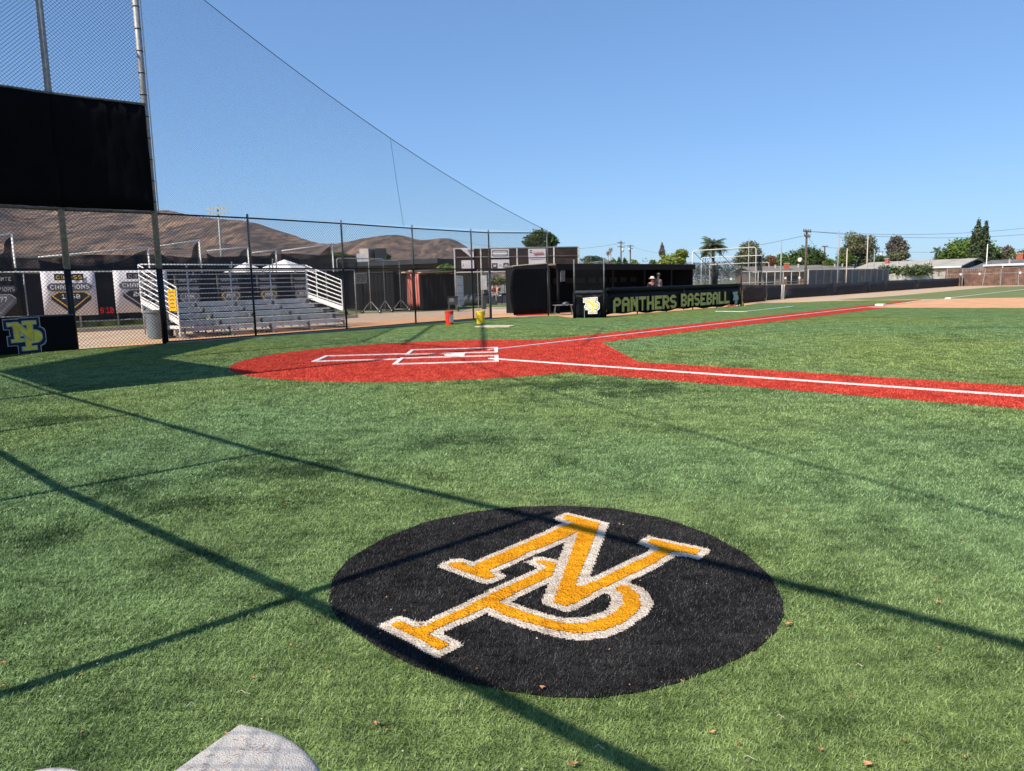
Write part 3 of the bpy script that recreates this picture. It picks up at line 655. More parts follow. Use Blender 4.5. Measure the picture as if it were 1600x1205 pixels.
# third-base side fence
fn = thing('chain_link_fence', 'long black chain link fence in front of the bleachers ending at the dugout', 'fence', (*FB[3], 0))
for i, q in enumerate(FB[1:]):
    g_ = i == 4; r_ = .05 if g_ else .034
    if i == 4:
        MB().tube([(*q, 0), (*q, MZ)], .055, 12).build('post', M['galv_d'], fn, smooth=True); MB().tube([(*q, MZ), (*q, TZ+.12)], .036, 10).build('upper_post', M['galv_d'], fn, smooth=True)
    else:
        MB().tube([(*q, 0), (*q, MZ)], r_, 10).build('post', M['black_p'], fn, smooth=True); MB().tube([(*q, MZ), (*q, TZ+.12)], r_*.98, 10).build('upper_post', M['galv_d'], fn, smooth=True)
cm = MB(); cn = MB(); cl = MB(); cm2 = MB()
for i in range(len(FB)-1):
    a, b = FB[i], FB[i+1]; L_ = math.dist(a, b); cm.tube([(*a, TZ), (*b, TZ)], .024, 8); cm2.tube([(*a, MZ), (*b, MZ)], .024, 8)
    z0 = .04
    if i == 5: z0 = MZ
    else: cl.tube([(*a, .05), (*b, .05)], .02, 6)
    netting(cn, (*a, 0), (b[0]-a[0], b[1]-a[1], 0), [(0, z0), (L_, z0), (L_, TZ), (0, TZ)], .070, .0047)
cm.build('top_rail', M['black_p'], fn, smooth=True); cm2.build('mid_rail', M['black_p'], fn, smooth=True); cl.build('bottom_rail', M['black_p'], fn, smooth=True); cn.build('chain_link', M['black_w'], fn, fix=False)
cb = MB()
for i in range(len(FB)-1):
    a, b = np.array(FB[i]), np.array(FB[i+1]); d_ = (b-a)/np.linalg.norm(b-a); n = np.array([-d_[1], d_[0]]); c = (a+b)/2+n*.02
    cb.box((*c, .0), (*((b-a)/2), 0), (*(n*.13), 0), (0, 0, .03))
tag(cb.build('kerb', M['concrete']), 'thin tan concrete kerb running under the chain link fence', 'kerb')
# high protective net above the fence
A0 = np.array(P0); E0 = np.array(FB[-1]); nl = float(np.linalg.norm(E0-A0)); nd = (E0-A0)/nl
cz = lambda t: 10.95+(3.80-10.95)*t-2.4*t*(1-t)
nn = thing('protective_net', 'tall fine black safety net hanging from a cable above the fence', 'safety net', (*P0, TZ))
npz = [(0, TZ+.02), (nl, TZ+.02)]+[(nl*t, cz(t)) for t in np.linspace(1, 0, 13)]
cn = MB(); netting(cn, (*A0, 0), (*nd, 0), npz, .044, .0014); cn.build('mesh', M['net'], nn, fix=False)
MB().tube([(*(A0+nd*nl*t), cz(t)) for t in np.linspace(0, 1, 25)], .011, 5).build('cable', M['black_p'], nn)
t = .5; q = A0+nd*nl*t; q2 = A0+nd*nl*.525; MB().tube([(*q, cz(t)), (*((q+q2)/2), 5.1), (*q2, TZ)], .006, 4).build('seam', M['black_p'], nn)
# first-base side fence behind the camera: it throws the shadow lines over the near turf
FL = [PL, (-6.1, -9.05), (-3.8, -11.4), (-1.5, -13.49), (1.3, -16.25), (3.4, -18.3)]
f2 = thing('chain_link_fence', 'black chain link fence beside the camera with its net cable above', 'fence', (*FL[2], 0))
cm = MB(); cn = MB()
for i, q in enumerate(FL[1:]): MB().tube([(*q, 0), (*q, TZ+.12)], .034, 10).build('post', M['galv_d'], f2, smooth=True)
for i in range(len(FL)-1):
    a, b = FL[i], FL[i+1]; L_ = math.dist(a, b); cm.tube([(*a, TZ), (*b, TZ)], .032, 8); cm.tube([(*a, MZ), (*b, MZ)], .030, 8)
    netting(cn, (*a, 0), (b[0]-a[0], b[1]-a[1], 0), [(0, .04), (L_, .04), (L_, TZ), (0, TZ)], .064, .0018)
cm.build('rails', M['black_p'], f2, smooth=True); cn.build('chain_link', M['black_w'], f2, fix=False)
MB().tube([(PL[0]+(FL[-1][0]-PL[0])*t, PL[1]+(FL[-1][1]-PL[1])*t, cz(t)) for t in np.linspace(0, 1, 20)], .016, 5).build('net_cable', M['black_p'], f2)
# ================================================================== canvas-covered things at the camera's feet
def drape(name, top, zb, label, peak=None):
    n = len(top); c = np.mean(top, 0); vs = [tuple(c)] if peak is None else [tuple(peak)]
    rings = []
    for f in (.35, .7, 1.0): rings.append([tuple(np.array(c if peak is None else peak)*(1-f)+np.array(q)*f) for q in top])
    low = [(q[0]+(q[0]-c[0])*.04, q[1]+(q[1]-c[1])*.04, max(zb, q[2]-.16)) for q in top]; low2 = [(q[0]+(q[0]-c[0])*.06, q[1]+(q[1]-c[1])*.06, zb) for q in top]
    for r_ in rings+[low, low2]: vs += r_
    fs = [(0, 1+i, 1+(i+1) % n) for i in range(n)]
    for k in range(4): fs += [(1+k*n+i, 1+(k+1)*n+i, 1+(k+1)*n+(i+1) % n, 1+k*n+(i+1) % n) for i in range(n)]
    o = MB().add(vs, fs).build(name, M['tarp'], None, smooth=True)
    sb = o.modifiers.new('s', 'SUBSURF'); sb.levels = 3; sb.render_levels = 3
    return o
z1 = .34
topA = [G(x, y, z1+dz) for x, y, dz in ((372, 1121, 0), (377, 1120, 0), (382, 1122, 0), (410, 1127, -.004), (440, 1137, -.010), (466, 1150, -.018), (490, 1168, -.03), (512, 1196, -.045), (545, 1290, -.05), (430, 1430, 0), (230, 1390, 0), (165, 1275, 0), (240, 1213, 0), (318, 1159, 0), (366, 1125, 0))]
o = drape('canvas_cover', topA, .0, ''); o['label'] = 'pale grey canvas cover with a pointed corner and brown needle flecks at bottom edge'; o['category'] = 'canvas cover'
fl = MB()
for i in range(70):
    px = random.uniform(285, 485); py = random.uniform(1136, 1205)
    if py < 1131+(375-px)*.72+8 or (px > 380 and py < 1134+(px-380)**2*.0052+9): continue
    c = G(px, py, z1+.004); a_ = random.uniform(-.2, 1.2); l = random.uniform(.002, .008); d_ = np.array([math.cos(a_)*l, math.sin(a_)*l, 0])
    zz = z1-.001-max(0, (px-430))*.0004
    fl.bar((c[0]-d_[0], c[1]-d_[1], zz), (c[0]+d_[0], c[1]+d_[1], zz), .0011, .0011)
f_ = fl.build('needle_flecks', M['fleck'], o); f_['kind'] = 'stuff'
topB = [G(30, 1204, .33), G(45, 1197, .34), G(65, 1192, .35), G(90, 1190, .35), G(115, 1192, .35), G(140, 1199, .34), G(165, 1215, .32), G(190, 1300, .3), G(100, 1400, .33), G(0, 1320, .33), G(0, 1230, .33)]
o = drape('canvas_roll', topB, .0, ''); tag(o, 'rounded grey canvas roll just showing at the bottom left edge', 'canvas roll')
# ================================================================== bleachers
bl = thing('bleachers', 'aluminium bleachers with sloping white guard rails behind the chain link fence', 'bleachers', W(2.7, 12.2, 0))
a0, a1, b0 = -.35, 5.95, 12.25
for k in range(5):
    z = .36+.19*k; b = b0+.62*k; a_s = a0 + (.45 if k == 0 else 0)
    MB().wbox(a_s, a1, b, b+.25, z-.04, z).build('seat', M['alu'], bl, bevel=.008)
    MB().wbox(a_s+(.7 if k == 0 else 0), a1+.05, b+.27-.62*(k == 0)*0, b+.52, z-.29 if k else .10, z-.25 if k else .14).build('foot_plank', M['alu'], bl, bevel=.008)
    MB().wbox(a0, a1, b+.53, b+.545, z-.17, z-.045).build('riser', M['alu'], bl)
fr = MB()
for i in range(5):
    a = a0+.15+(a1-a0-.3)*i/4
    fr.bar(W(a, b0-.2, .03), W(a, b0+3.0, .03), .06, .05); fr.bar(W(a, b0+.1, .2), W(a, b0+2.9, 1.02), .05, .05)
    for k in range(5): fr.bar(W(a, b0+.12+.62*k, .05), W(a, b0+.12+.62*k, .32+.19*k), .04, .04, up=(1, 0, 0))
    fr.bar(W(a, b0+.2, .05), W(a, b0+2.7, 1.05), .035, .035)
fr.build('frame', M['galv_d'], bl)
gb = MB(); bt = b0+3.05
for j in range(8): gb.tube([W(a0, bt, 1.25+j*.172), W(a1+.15, bt, 1.25+j*.172)], .017 if j < 7 else .024, 6)
for i in range(5): gb.tube([W(a0+(a1+.15-a0)*i/4, bt, .05), W(a0+(a1+.15-a0)*i/4, bt, 2.46)], .025, 6)
gb.build('back_guard', M['alu'], bl, smooth=True)
for sgn, aa in ((0, a0-.03), (1, a1+.12)):
    gs = MB(); bf = b0+.05; zf0, zf1 = .62, 1.62; zb0, zb1 = 1.30, 2.44
    if sgn: bf = b0+.55; zf0 = .80; zf1 = 1.78
    gs.tube([W(aa, bf, zf0 - (.55 if not sgn else .15)), W(aa, bf, zf1)], .026, 8); gs.tube([W(aa, bt, .8), W(aa, bt, zb1)], .026, 8)
    if sgn: m_ = .70; gs.tube([W(aa, bf+(bt-bf)*m_, 1.1), W(aa, bf+(bt-bf)*m_, zf1+(zb1-zf1)*m_)], .022, 8)
    for j in range(7):
        t = j/6; gs.tube([W(aa, bf, zf0+.05+(zf1-zf0-.05)*t), W(aa, bt, zb0+.05+(zb1-zb0-.05)*t)], .02, 6)
    gs.bar(W(aa, bf, zf0-.10), W(aa, bt, zb0-.10), .03, .17)
    if not sgn: gs.bar(W(aa, bf, .36), W(aa, bf+1.0, .36), .03, .1)
    gs.build('side_guard', M['white_pipe'], bl, smooth=False)
gpl = W(a0-.07, b0+.35, 1.22)
sgb = thing('safety_sign', 'yellow safety sign strapped to the left bleacher guard rail', 'sign', gpl)
MB().box(gpl, W(0, .30), (0, 0, .34), W(.006, 0)).build('board', M['yel_sign'], sgb)
tx = MB()
for k, ww in enumerate((.40, .34, .42, .3, .38)):
    zz = gpl[2]+.26-k*.12; q = gpl+W(0, 0)
    tx.box((q[0]-.0, q[1], zz), W(0, ww/2), (0, 0, .018), W(.0075, 0))
tx.build('print', M['stucco'], sgb)
# bins next to the bleachers
def bin_(name, lbl, loc, m, h=.92, r0=.24, r1=.31):
    t = thing(name, lbl, 'bin', loc, 'trash cans beside the bleachers')
    MB().lathe(loc, [(r0, .02), (r0+.01, .04), (r1, h-.08), (r1+.03, h-.07), (r1+.03, h), (r1-.01, h), (r0-.02, .08)], 22).build('body', m, t, smooth=False)
    hm = MB()
    for s_ in (-1, 1): hm.tube([W(*(0, 0))+np.array(loc)+W(s_*(r1+.02), -.08, h-.16), np.array(loc)+W(s_*(r1+.07), 0, h-.18), np.array(loc)+W(s_*(r1+.02), .08, h-.16)], .014, 6)
    hm.build('handle', m, t)
    return t
bin_('trash_can', 'light grey round plastic trash can behind the big backstop pole', (*G(245, 529)[:2], 0), M['grey_bin'])
bin_('trash_can', 'dark grey trash can standing just behind the light grey one', (*G(259, 526)[:2], 0), M['dark_bin'], .9)
# ================================================================== banner fence and batting cages behind the bleachers
BA = G(-30, 527)[:2]; BB = G(126, 517)[:2]; BC = G(246, 512.5)[:2]; dB = (BC-BA)/np.linalg.norm(BC-BA); BD = BC+dB*9.5
bd = np.array([*dB, 0]); bn = np.array([dB[1], -dB[0], 0]);            # bn faces the field
bf = thing('banner_fence', 'low pipe fence with dark mesh carrying the championship banners', 'fence', (*BB, 0))
cm = MB(); x = -3.2; LT = float(np.linalg.norm(BD-BA)); 
for i in range(11):
    q = BA+dB*(LT*i/10); cm.tube([(*q, 0), (*q, 2.4)], .03, 6)
for px in (128,):
    q = ONL(px, BA, BD); cm.tube([(*q[:2], 0), (*q[:2], 2.4)], .04, 8)
cm.tube([(*BA, 2.4), (*BD, 2.4)], .03, 6); cm.tube([(*BA, .42), (*BD, .42)], .025, 6); cm.build('pipes', M['galv'], bf, smooth=True)
o = MB().box(((BA[0]+BD[0])/2, (BA[1]+BD[1])/2, 1.45), bd*(LT/2), bn*.006, (0, 0, .88)).build('mesh_cloth', M['screen_n'], bf)
sheet('grass_strip', [tuple((BA-dB*6)+dB*0+np.array([-bn[0], -bn[1]])*.3), tuple(BD+np.array([-bn[0], -bn[1]])*.3), tuple(BD+np.array([-bn[0], -bn[1]])*14), tuple(BA-dB*6+np.array([-bn[0], -bn[1]])*14)], .01, M['outgrass'])
cb = MB().box(((BA[0]+BD[0])/2+bn[0]*.1, (BA[1]+BD[1])/2+bn[1]*.1, .04), bd*(LT/2), bn*.08, (0, 0, .09)); tag(cb.build('kerb', M['concrete']), 'long low concrete kerb below the banner fence', 'kerb')
def banner(x0, x1, z0, z1, dark, head, year, lbl, sash=None, off=.05):
    p = ONL(x0, BA, BD, 1.4, -1, 3); q = ONL(x1, BA, BD, 1.4, -1, 3); wd = float(np.linalg.norm(q-p)); h = z1-z0; O = np.array([p[0], p[1], z0])+bn*off
    t = thing('banner', lbl, 'banner', O, 'championship banners on the far fence')
    k = 8; vs = []
    for j in range(3):
        for i in range(k+1): vs.append(O+bd*(wd*i/k)+np.array([0, 0, h*j/2])+bn*.010*math.sin(i*1.7+j))
    o = MB().add(vs, [(j*(k+1)+i, j*(k+1)+i+1, (j+1)*(k+1)+i+1, (j+1)*(k+1)+i) for j in range(2) for i in range(k)]).build('sheet', M['banner_k'] if dark else M['banner_w'], t, smooth=True)
    sm = o.modifiers.new('t', 'SOLIDIFY'); sm.thickness = .004
    U = lambda u, v, l=.03: O+bd*(wd*u)+np.array([0, 0, h*v])+bn*l
    def poly(nm, pts, m, l): MB().slab([U(u, v, l) for u, v in pts], bn, .003).build(nm, m, t)
    poly('header_plate', [(.24, .80), (.78, .80), (.78, .945), (.24, .945)] if not dark else [(.12, .79), (.86, .79), (.86, .94), (.12, .94)], M['grey_d'] if not dark else M['banner_k'], .022)
    letters_ = MB(); letters(letters_, head, U(.27 if not dark else .16, .825, .028), bd, (0, 0, 1), h*.085, wd*(.50 if not dark else .68)); letters_.build('header_text', M['gold_s'] if (not dark and year == '1968') else M['grey_l'], t, fix=False)
    poly('ribbon', [(.10, .60), (.16, .56), (.86, .56), (.90, .60), (.94, .66), (.86, .735), (.16, .735), (.09, .67)], M['grey_m'] if not dark else M['grey_d'], .022)
    lt = MB(); letters(lt, 'CHAMPIONS', U(.15, .60, .028), bd, (0, 0, 1), h*.10, wd*.74); lt.build('ribbon_text', M['grey_l'] if dark else M['rim_w'], t, fix=False)
    poly('plate_side', [(.16, .44), (.5, .05), (.88, .42), (.88, .36), (.5, -.0+.02), (.16, .38)][0:6] if False else [(.15, .46), (.15, .38), (.50, .03), (.89, .36), (.89, .46), (.5, .2)], M['grey_d'] if not dark else M['grey_m'], .018)
    poly('plate_rim', [(.15, .46), (.27, .545), (.77, .545), (.89, .46), (.50, .12)], M['gold_s'] if year in ('1968', '2007', '2008') else M['grey_l'], .022)
    poly('plate_face', [(.19, .455), (.29, .525), (.75, .525), (.85, .455), (.50, .155)], M['grey_d'] if not dark else M['grey_m'], .027)
    yt = MB(); letters(yt, year, U(.335, .385, .033), bd, (0, 0, 1), h*.105, wd*.36); yt.build('year_text', M['rim_w'], t, fix=False)
    return t
banner(66.5, 151, .66, 2.42, False, 'CIF-SS', '1968', 'white championship banner reading 1968 crossed by the slim pole')
banner(179, 263, .70, 2.44, False, 'CIF-SS', '2012', 'white championship banner reading 2012 left of the bleachers')
banner(-38, 33, .62, 2.38, True, 'MARMONTE', '1977', 'black banner cut by the left edge of the photo above the wall pad')
banner(273, 316, .55, 2.22, True, 'MARMONTE', '1994', 'leftmost black banner seen through the bleacher rails, reading 1994')
banner(339, 379, .55, 2.22, True, 'MARMONTE', '2007', 'black 2007 banner with gold plate outline left of the middle fence post')
banner(401, 436, .55, 2.22, True, 'MARMONTE', '2008', 'black 2008 banner with gold plate outline right of the middle fence post')
banner(455, 488, .55, 2.22, True, 'MARMONTE', '2017', 'rightmost black banner next to the right white guard rail, reading 2017')
p = ONL(154, BA, BD, 1.); q = ONL(178, BA, BD, 1.); wd = float(np.linalg.norm(q-p)); O = np.array([p[0], p[1], .66])+bn*.03
t = thing('number_sign', 'red number letters sign between the two white banners', 'sign', O)
MB().box(O+bd*wd/2+np.array([0, 0, .17]), bd*(wd/2), bn*.006, (0, 0, .17)).build('board', M['banner_k'], t)
lt = MB(); letters(lt, '8:18', O+bd*.04+np.array([0, 0, .05])+bn*.012, bd, (0, 0, 1), .24, wd*.92); lt.build('digits', M['red_txt'], t, fix=False)
# batting cages: pipe frames with heavy dark nets
def cage(x0, y0, x1, y1, dist0, dist1, lbl, ybase=500, net=True, sag=.35, n2=.05):
    """front top beam from pixel (x0,y0) to (x1,y1)"""
    p = D(x0, y0, dist0); q = D(x1, y1, dist1); t = thing('batting_cage', lbl, 'batting cage', (q[0], q[1], 0), 'batting cages behind the bleachers')
    fm = MB(); fm.tube([p, q], .032, 8)
    fm.tube([(q[0], q[1], 0), q], .035, 8)
    back = np.array([-.55, .85, 0])*4.2
    fm.build('frame', M['white_pipe'], t, smooth=True)
    if net:
        k = 14; vs = []
        for j in range(5):
            for i in range(k+1):
                s_ = i/k; top = p*(1-s_)+q*s_; sg = sag*math.sin(math.pi*s_); zt_ = top[2]-.08-sg; z = zt_*(j/4)
                wv = .10*math.sin(i*1.1+j*.8); vs.append((top[0]+back[0]*n2+wv*.6, top[1]+back[1]*n2+wv, max(.02, z)))
        MB().add(vs, [(j*(k+1)+i, j*(k+1)+i+1, (j+1)*(k+1)+i+1, (j+1)*(k+1)+i) for j in range(4) for i in range(k)]).build('net', M['cagenet'], t, smooth=True)
    return t
def netmat(name, col, cover, scale):
    """dense knotted net: a fine square mesh with open holes"""
    m = bpy.data.materials.new(name); m.use_nodes = True; n = m.node_tree; L = n.links
    b = n.nodes['Principled BSDF']; b.inputs['Roughness'].default_value = .9; b.inputs['Base Color'].default_value = (*col, 1); b.inputs['Specular IOR Level'].default_value = .1
    g = n.nodes.new('ShaderNodeNewGeometry'); t = n.nodes.new('ShaderNodeTexNoise'); t.inputs['Scale'].default_value = scale; t.inputs['Detail'].default_value = 4
    L.new(g.outputs['Position'], t.inputs['Vector']); mr = n.nodes.new('ShaderNodeMapRange'); mr.inputs[1].default_value = .35; mr.inputs[2].default_value = .65
    mr.inputs[3].default_value = max(0, cover-.12); mr.inputs[4].default_value = min(1, cover+.12); L.new(t.outputs[0], mr.inputs[0])
    tr = n.nodes.new('ShaderNodeBsdfTransparent'); mx = n.nodes.new('ShaderNodeMixShader'); L.new(mr.outputs[0], mx.inputs[0])
    L.new(tr.outputs[0], mx.inputs[1]); L.new(b.outputs[0], mx.inputs[2]); L.new(mx.outputs[0], n.nodes['Material Output'].inputs[0]); return m
M['cagenet'] = netmat('dense_cage_net', (.026, .027, .034), .86, 1.3)
M['thinnet'] = netmat('thin_grey_net', (.10, .10, .11), .42, 2.0)
cage(-60, 377, 18, 365, 34, 35, 'batting cage with short white beam at the far left edge', sag=.7)
cage(60, 402, 231, 387, 38, 40, 'batting cage with drooping dark net between the two backstop poles', sag=.5)
cage(249, 385, 311, 375, 38, 40, 'batting cage with tall white end post left of the slim fence post', sag=.9)
cage(324, 392, 387, 386, 44, 46, 'batting cage with dark sagging net above the white canopies', sag=.5)
cage(394, 395, 431, 391, 46, 47, 'batting cage with shortest white beam above the right canopy', sag=.3)
cage(440, 392, 519, 382, 46, 48, 'batting cage whose white end post stands beside the bleachers right rail', sag=.6)
p = D(-80, 425, 50); q = D(560, 425, 56); k = 60; vs = []
for j in range(4):
    for i in range(k+1):
        s_ = i/k; P_ = p*(1-s_)+q*s_; x_ = -80+640*s_; zt_ = HT(401-.004*x_+2.6*math.sin(i*.23)+1.0*math.sin(i*.61+1), P_); vs.append((P_[0]+.1*math.sin(i*2.+j), P_[1]+.25*math.sin(i*1.3+j), zt_*j/3))
o = MB().add(vs, [(j*(k+1)+i, j*(k+1)+i+1, (j+1)*(k+1)+i+1, (j+1)*(k+1)+i) for j in range(3) for i in range(k)]).build('cage_netting', M['cagenet'], None, smooth=True); tag(o, 'long dark sagging net wall stretching behind the batting cages', 'net')
# white canopies
def canopy(px, pyp, dist, wpx, lbl, rz=.4):
    c = D(px, 430, dist); c[2] = 0; h = wpx*dist/CF/2/1.2; zt_ = HT(pyp, c); ze = zt_-.72
    t = thing('canopy', lbl, 'canopy', c, 'white canopies behind the bleachers')
    cs = [c+np.array([math.cos(rz+k*math.pi/2), math.sin(rz+k*math.pi/2), 0])*h*1.41 for k in range(4)]
    n = 6; vs = []; fs = []
    for k in range(4):
        a, b = cs[k], cs[(k+1) % 4]
        for j in range(n+1):
            f = j/n
            for i in range(n+1):
                s_ = i/n; e = a*(1-s_)+b*s_; z = ze+(zt_-ze)*((1-f)**1.08)-.05*math.sin(math.pi*s_)*f; q = c*(1-f)+e*f; vs.append((q[0], q[1], z))
        o_ = k*(n+1)**2; fs += [(o_+j*(n+1)+i, o_+j*(n+1)+i+1, o_+(j+1)*(n+1)+i+1, o_+(j+1)*(n+1)+i) for j in range(n) for i in range(n)]
        vs += [(a[0], a[1], ze-.28), (b[0], b[1], ze-.28)]
    # valance
    MB().add([v for i, v in enumerate(vs)], []).v
    m_ = MB(); vv = []; ff = []
    for k in range(4):
        o_ = k*((n+1)**2+2); vv += vs[o_:o_+(n+1)**2]; oo = k*(n+1)**2; ff += [(oo+j*(n+1)+i, oo+j*(n+1)+i+1, oo+(j+1)*(n+1)+i+1, oo+(j+1)*(n+1)+i) for j in range(n) for i in range(n)]
    m_.add(vv, ff); m_.build('roof_cloth', M['canopy'], t, smooth=True)
    m_ = MB()
    for k in range(4):
        a, b = cs[k], cs[(k+1) % 4]; m_.add([(a[0], a[1], ze-.28), (b[0], b[1], ze-.28), (b[0], b[1], ze), (a[0], a[1], ze)], [(0, 1, 2, 3)])
    m_.build('valance', M['canopy'], t)
    for q in cs: MB().tube([(q[0], q[1], 0), (q[0], q[1], ze)], .025, 6).build('leg', M['galv'], t)
canopy(385, 410, 41, 80, 'white pitched canopy left of the taller one behind the bleachers', .3)
canopy(446, 405.5, 43, 96, 'taller white pitched canopy above the right half of the bleachers', .5)
for px, py0, py1 in ((357, 409, 432), (421, 404, 430), (431, 403, 430)):
    p = D(px, py1, 39); q = D(px+(5 if px != 431 else 0), py0, 39); tag(MB().tube([(p[0], p[1], 0), (q[0], q[1], HT(py0, q))], .03, 6).build('support_pole', M['galv']), {357: 'thin slanted pole left of the left canopy', 421: 'thin slanted pole at the left slope of the right canopy', 431: 'thin upright pole in front of the right canopy'}[px], 'pole', 'thin poles by the canopies')
# ================================================================== light tower
c = D(350, 450, 150); c[2] = 0; zt_ = HT(320, c)
t = thing('light_tower', 'tall floodlight tower with rows of lamps standing before the brown hill', 'light tower', c)
MB().tube([c, (c[0], c[1], zt_)], [.32, .13], 10).build('pole', M['galv'], t, smooth=True)
cr = MB(); 
for z in (zt_-.7, zt_-1.6): cr.tube([(c[0]-1.75, c[1], z), (c[0]+1.75, c[1], z)], .06, 6)
cr.build('crossbar', M['galv'], t)
for z in (zt_-.55, zt_-1.45):
    for i in range(6):
        x = c[0]-1.6+i*.64; MB().lathe((x, c[1]-.15, z), [(.08, 0), (.2, .12), (.28, .4)], 10, axis=(0, -.9, -.35)).build('lamp', M['white'], t)
# ================================================================== low building, sheds and containers
c0 = D(500, 440, 74); c1_ = D(690, 440, 66); zr = HT(404, c1_); zf = HT(411.5, c1_)
t = thing('flat_roofed_building', 'long low building with dark flat roof beyond the storage containers', 'building', ((c0[0]+c1_[0])/2, (c0[1]+c1_[1])/2, 0))
dv = (c1_-c0); dv[2] = 0; dl = np.linalg.norm(dv); dv /= dl; dn = np.array([-dv[1], dv[0], 0])
MB().box((*((c0+c1_)/2+dn*5)[:2], (zr+zf)/2), dv*(dl/2), dn*5.6, (0, 0, (zr-zf)/2)).build('roof', M['roof_d'], t)
MB().box((*((c0+c1_)/2+dn*5.6)[:2], zf/2), dv*(dl/2-1.4), dn*4.6, (0, 0, zf/2)).build('wall', M['stucco'], t)
wm = MB()
for i in range(6): q = c0+dv*(2.2+i*1.9)+dn*.97; wm.box((q[0], q[1], zf*.62), dv*.6, dn*.04, (0, 0, .5)).build
for i in range(5):
    q = c0+dv*(2.6+i*2.1)+dn*.96; MB().box((q[0], q[1], zf*.62), dv*.6, dn*.04, (0, 0, .5)).build('window', M['glass_d'], t)
q = D(586, 404, 74); hx = 15.5*74/CF; z1_ = HT(388, q); 
MB().box((q[0]-.9, q[1]+1.2, (zr+z1_)/2), (.45, -.1, 0), (.2, .9, 0), (0, 0, (z1_-zr)/2)).build('roof_vent_box', M['hvac'], t)
MB().box((q[0]+.35, q[1]+1.2, (zr+z1_)/2), (.52, .12, 0), (-.2, .9, 0), (0, 0, (z1_-zr)/2)).build('air_conditioner', M['roof_d'], t)
q = D(563, 404, 74); z1_ = HT(396, q); MB().box((q[0], q[1]+1, (zr+z1_)/2), (.45, 0, 0), (0, .5, 0), (0, 0, (z1_-zr)/2)).build('small_vent_box', M['grey_l'], t)
# corrugated storage containers
def container(p, q, depth, h, m, lbl, open_=None, name='storage_container'):
    p = np.array([p[0], p[1], 0.]); q = np.array([q[0], q[1], 0.]); d_ = q-p; L_ = np.linalg.norm(d_); d_ /= L_; n = np.array([-d_[1], d_[0], 0]); t = thing(name, lbl, 'storage container', (p+q)/2, 'storage containers behind the fence')
    k = max(6, int(L_/.14)); pts = []
    for i in range(k): 
        x = L_*i/k; o_ = .035 if i % 2 else 0; pts += [p+d_*x+n*o_, p+d_*(x+L_/k*.6)+n*o_]
    pts += [q, q+n*depth, p+n*depth]
    MB().prism([tuple(v[:2]) for v in pts], .05, h).build('shell', m, t)
    MB().box((*((p+q)/2+n*(depth/2-.02))[:2], h+.03), d_*(L_/2+.03), n*(depth/2+.04), (0, 0, .035)).build('top_rim', M['rust'] if m is not M['wood_b'] else M['roof_d'], t)
    return t, d_, n, p, q
c_a = G(543, 486.8); c_b = G(617, 485.8)
container(c_a, c_b, 3, HT(427, (c_a+c_b)/2), M['wood_b'], 'dark shed wall hung with netting beside the bleachers')
c_a = G(616, 485.5); c_b = G(662, 484.5)
container(c_a, c_b, 5, HT(427.5, (c_a+c_b)/2), M['cont_k'], 'dark container behind the wheeled frames with coral cloth on it')
c_a = G(662, 485); c_b = G(714, 483)
tt, d_, n_, p_, q_ = container(c_a, c_b, 5.5, HT(428.5, (c_a+c_b)/2), M['cont_k'], 'dark container with rusty top edge and open white door')
dh = HT(430, q_); dr = MB(); dd_ = G(724.5, 480.5)-q_; dd_[2] = 0
dr.box((*(q_+dd_/2)[:2], dh/2+.08), dd_/2, np.array([-dd_[1], dd_[0], 0])/np.linalg.norm(dd_)*.03, (0, 0, dh/2-.1)).build('door', M['white'], tt)
br = MB()
for z in (.5, 1.0, 1.5, 2.0): br.box((*(q_+dd_/2-np.array([-dd_[1], dd_[0], 0])/np.linalg.norm(dd_)*.045)[:2], z), dd_/2*.9, np.array([-dd_[1], dd_[0], 0])/np.linalg.norm(dd_)*.012, (0, 0, .012))
br.build('door_rib', M['grey_m'], tt)
# coral cloth hanging in two drops
p = G(638, 486.3); q = G(657, 486); zt_ = HT(428.5, p); zb_ = HT(479, p)
t = thing('hanging_cloth', 'coral red cloth hanging in two long folds against a dark container', 'cloth', ((p[0]+q[0])/2, (p[1]+q[1])/2, zb_))
for f0, f1 in ((0, .42), (.55, 1)):
    k = 10; vs = []
    for j in range(7):
        for i in range(k+1):
            s_ = f0+(f1-f0)*i/k; P_ = p*(1-s_)+q*s_; vs.append((P_[0], P_[1]-.05*math.sin(i*1.5+j*.4), zb_+(zt_-zb_)*j/6+(.07*math.sin(i*1.3) if j == 0 else 0)))
    o = MB().add(vs, [(j*(k+1)+i, j*(k+1)+i+1, (j+1)*(k+1)+i+1, (j+1)*(k+1)+i) for j in range(6) for i in range(k)]).build('fold', M['cont_r'], t, smooth=True); o.modifiers.new('t', 'SOLIDIFY').thickness = .02
# lumber on top
for (x0, y0, x1, y1) in ((630, 425.5, 668, 423.5), (640, 423.5, 690, 421.5), (655, 426, 705, 424)):
    p = D(x0, y0, 46); q = D(x1, y1, 48); tag(MB().bar(p, q, .3, .06).build('plank', M['stucco_c']), {630: 'lowest left pale plank on top of the dark container', 640: 'topmost pale plank lying across the container tops', 655: 'right hand pale plank near the rusty container edge'}[x0], 'plank', 'planks on the containers')
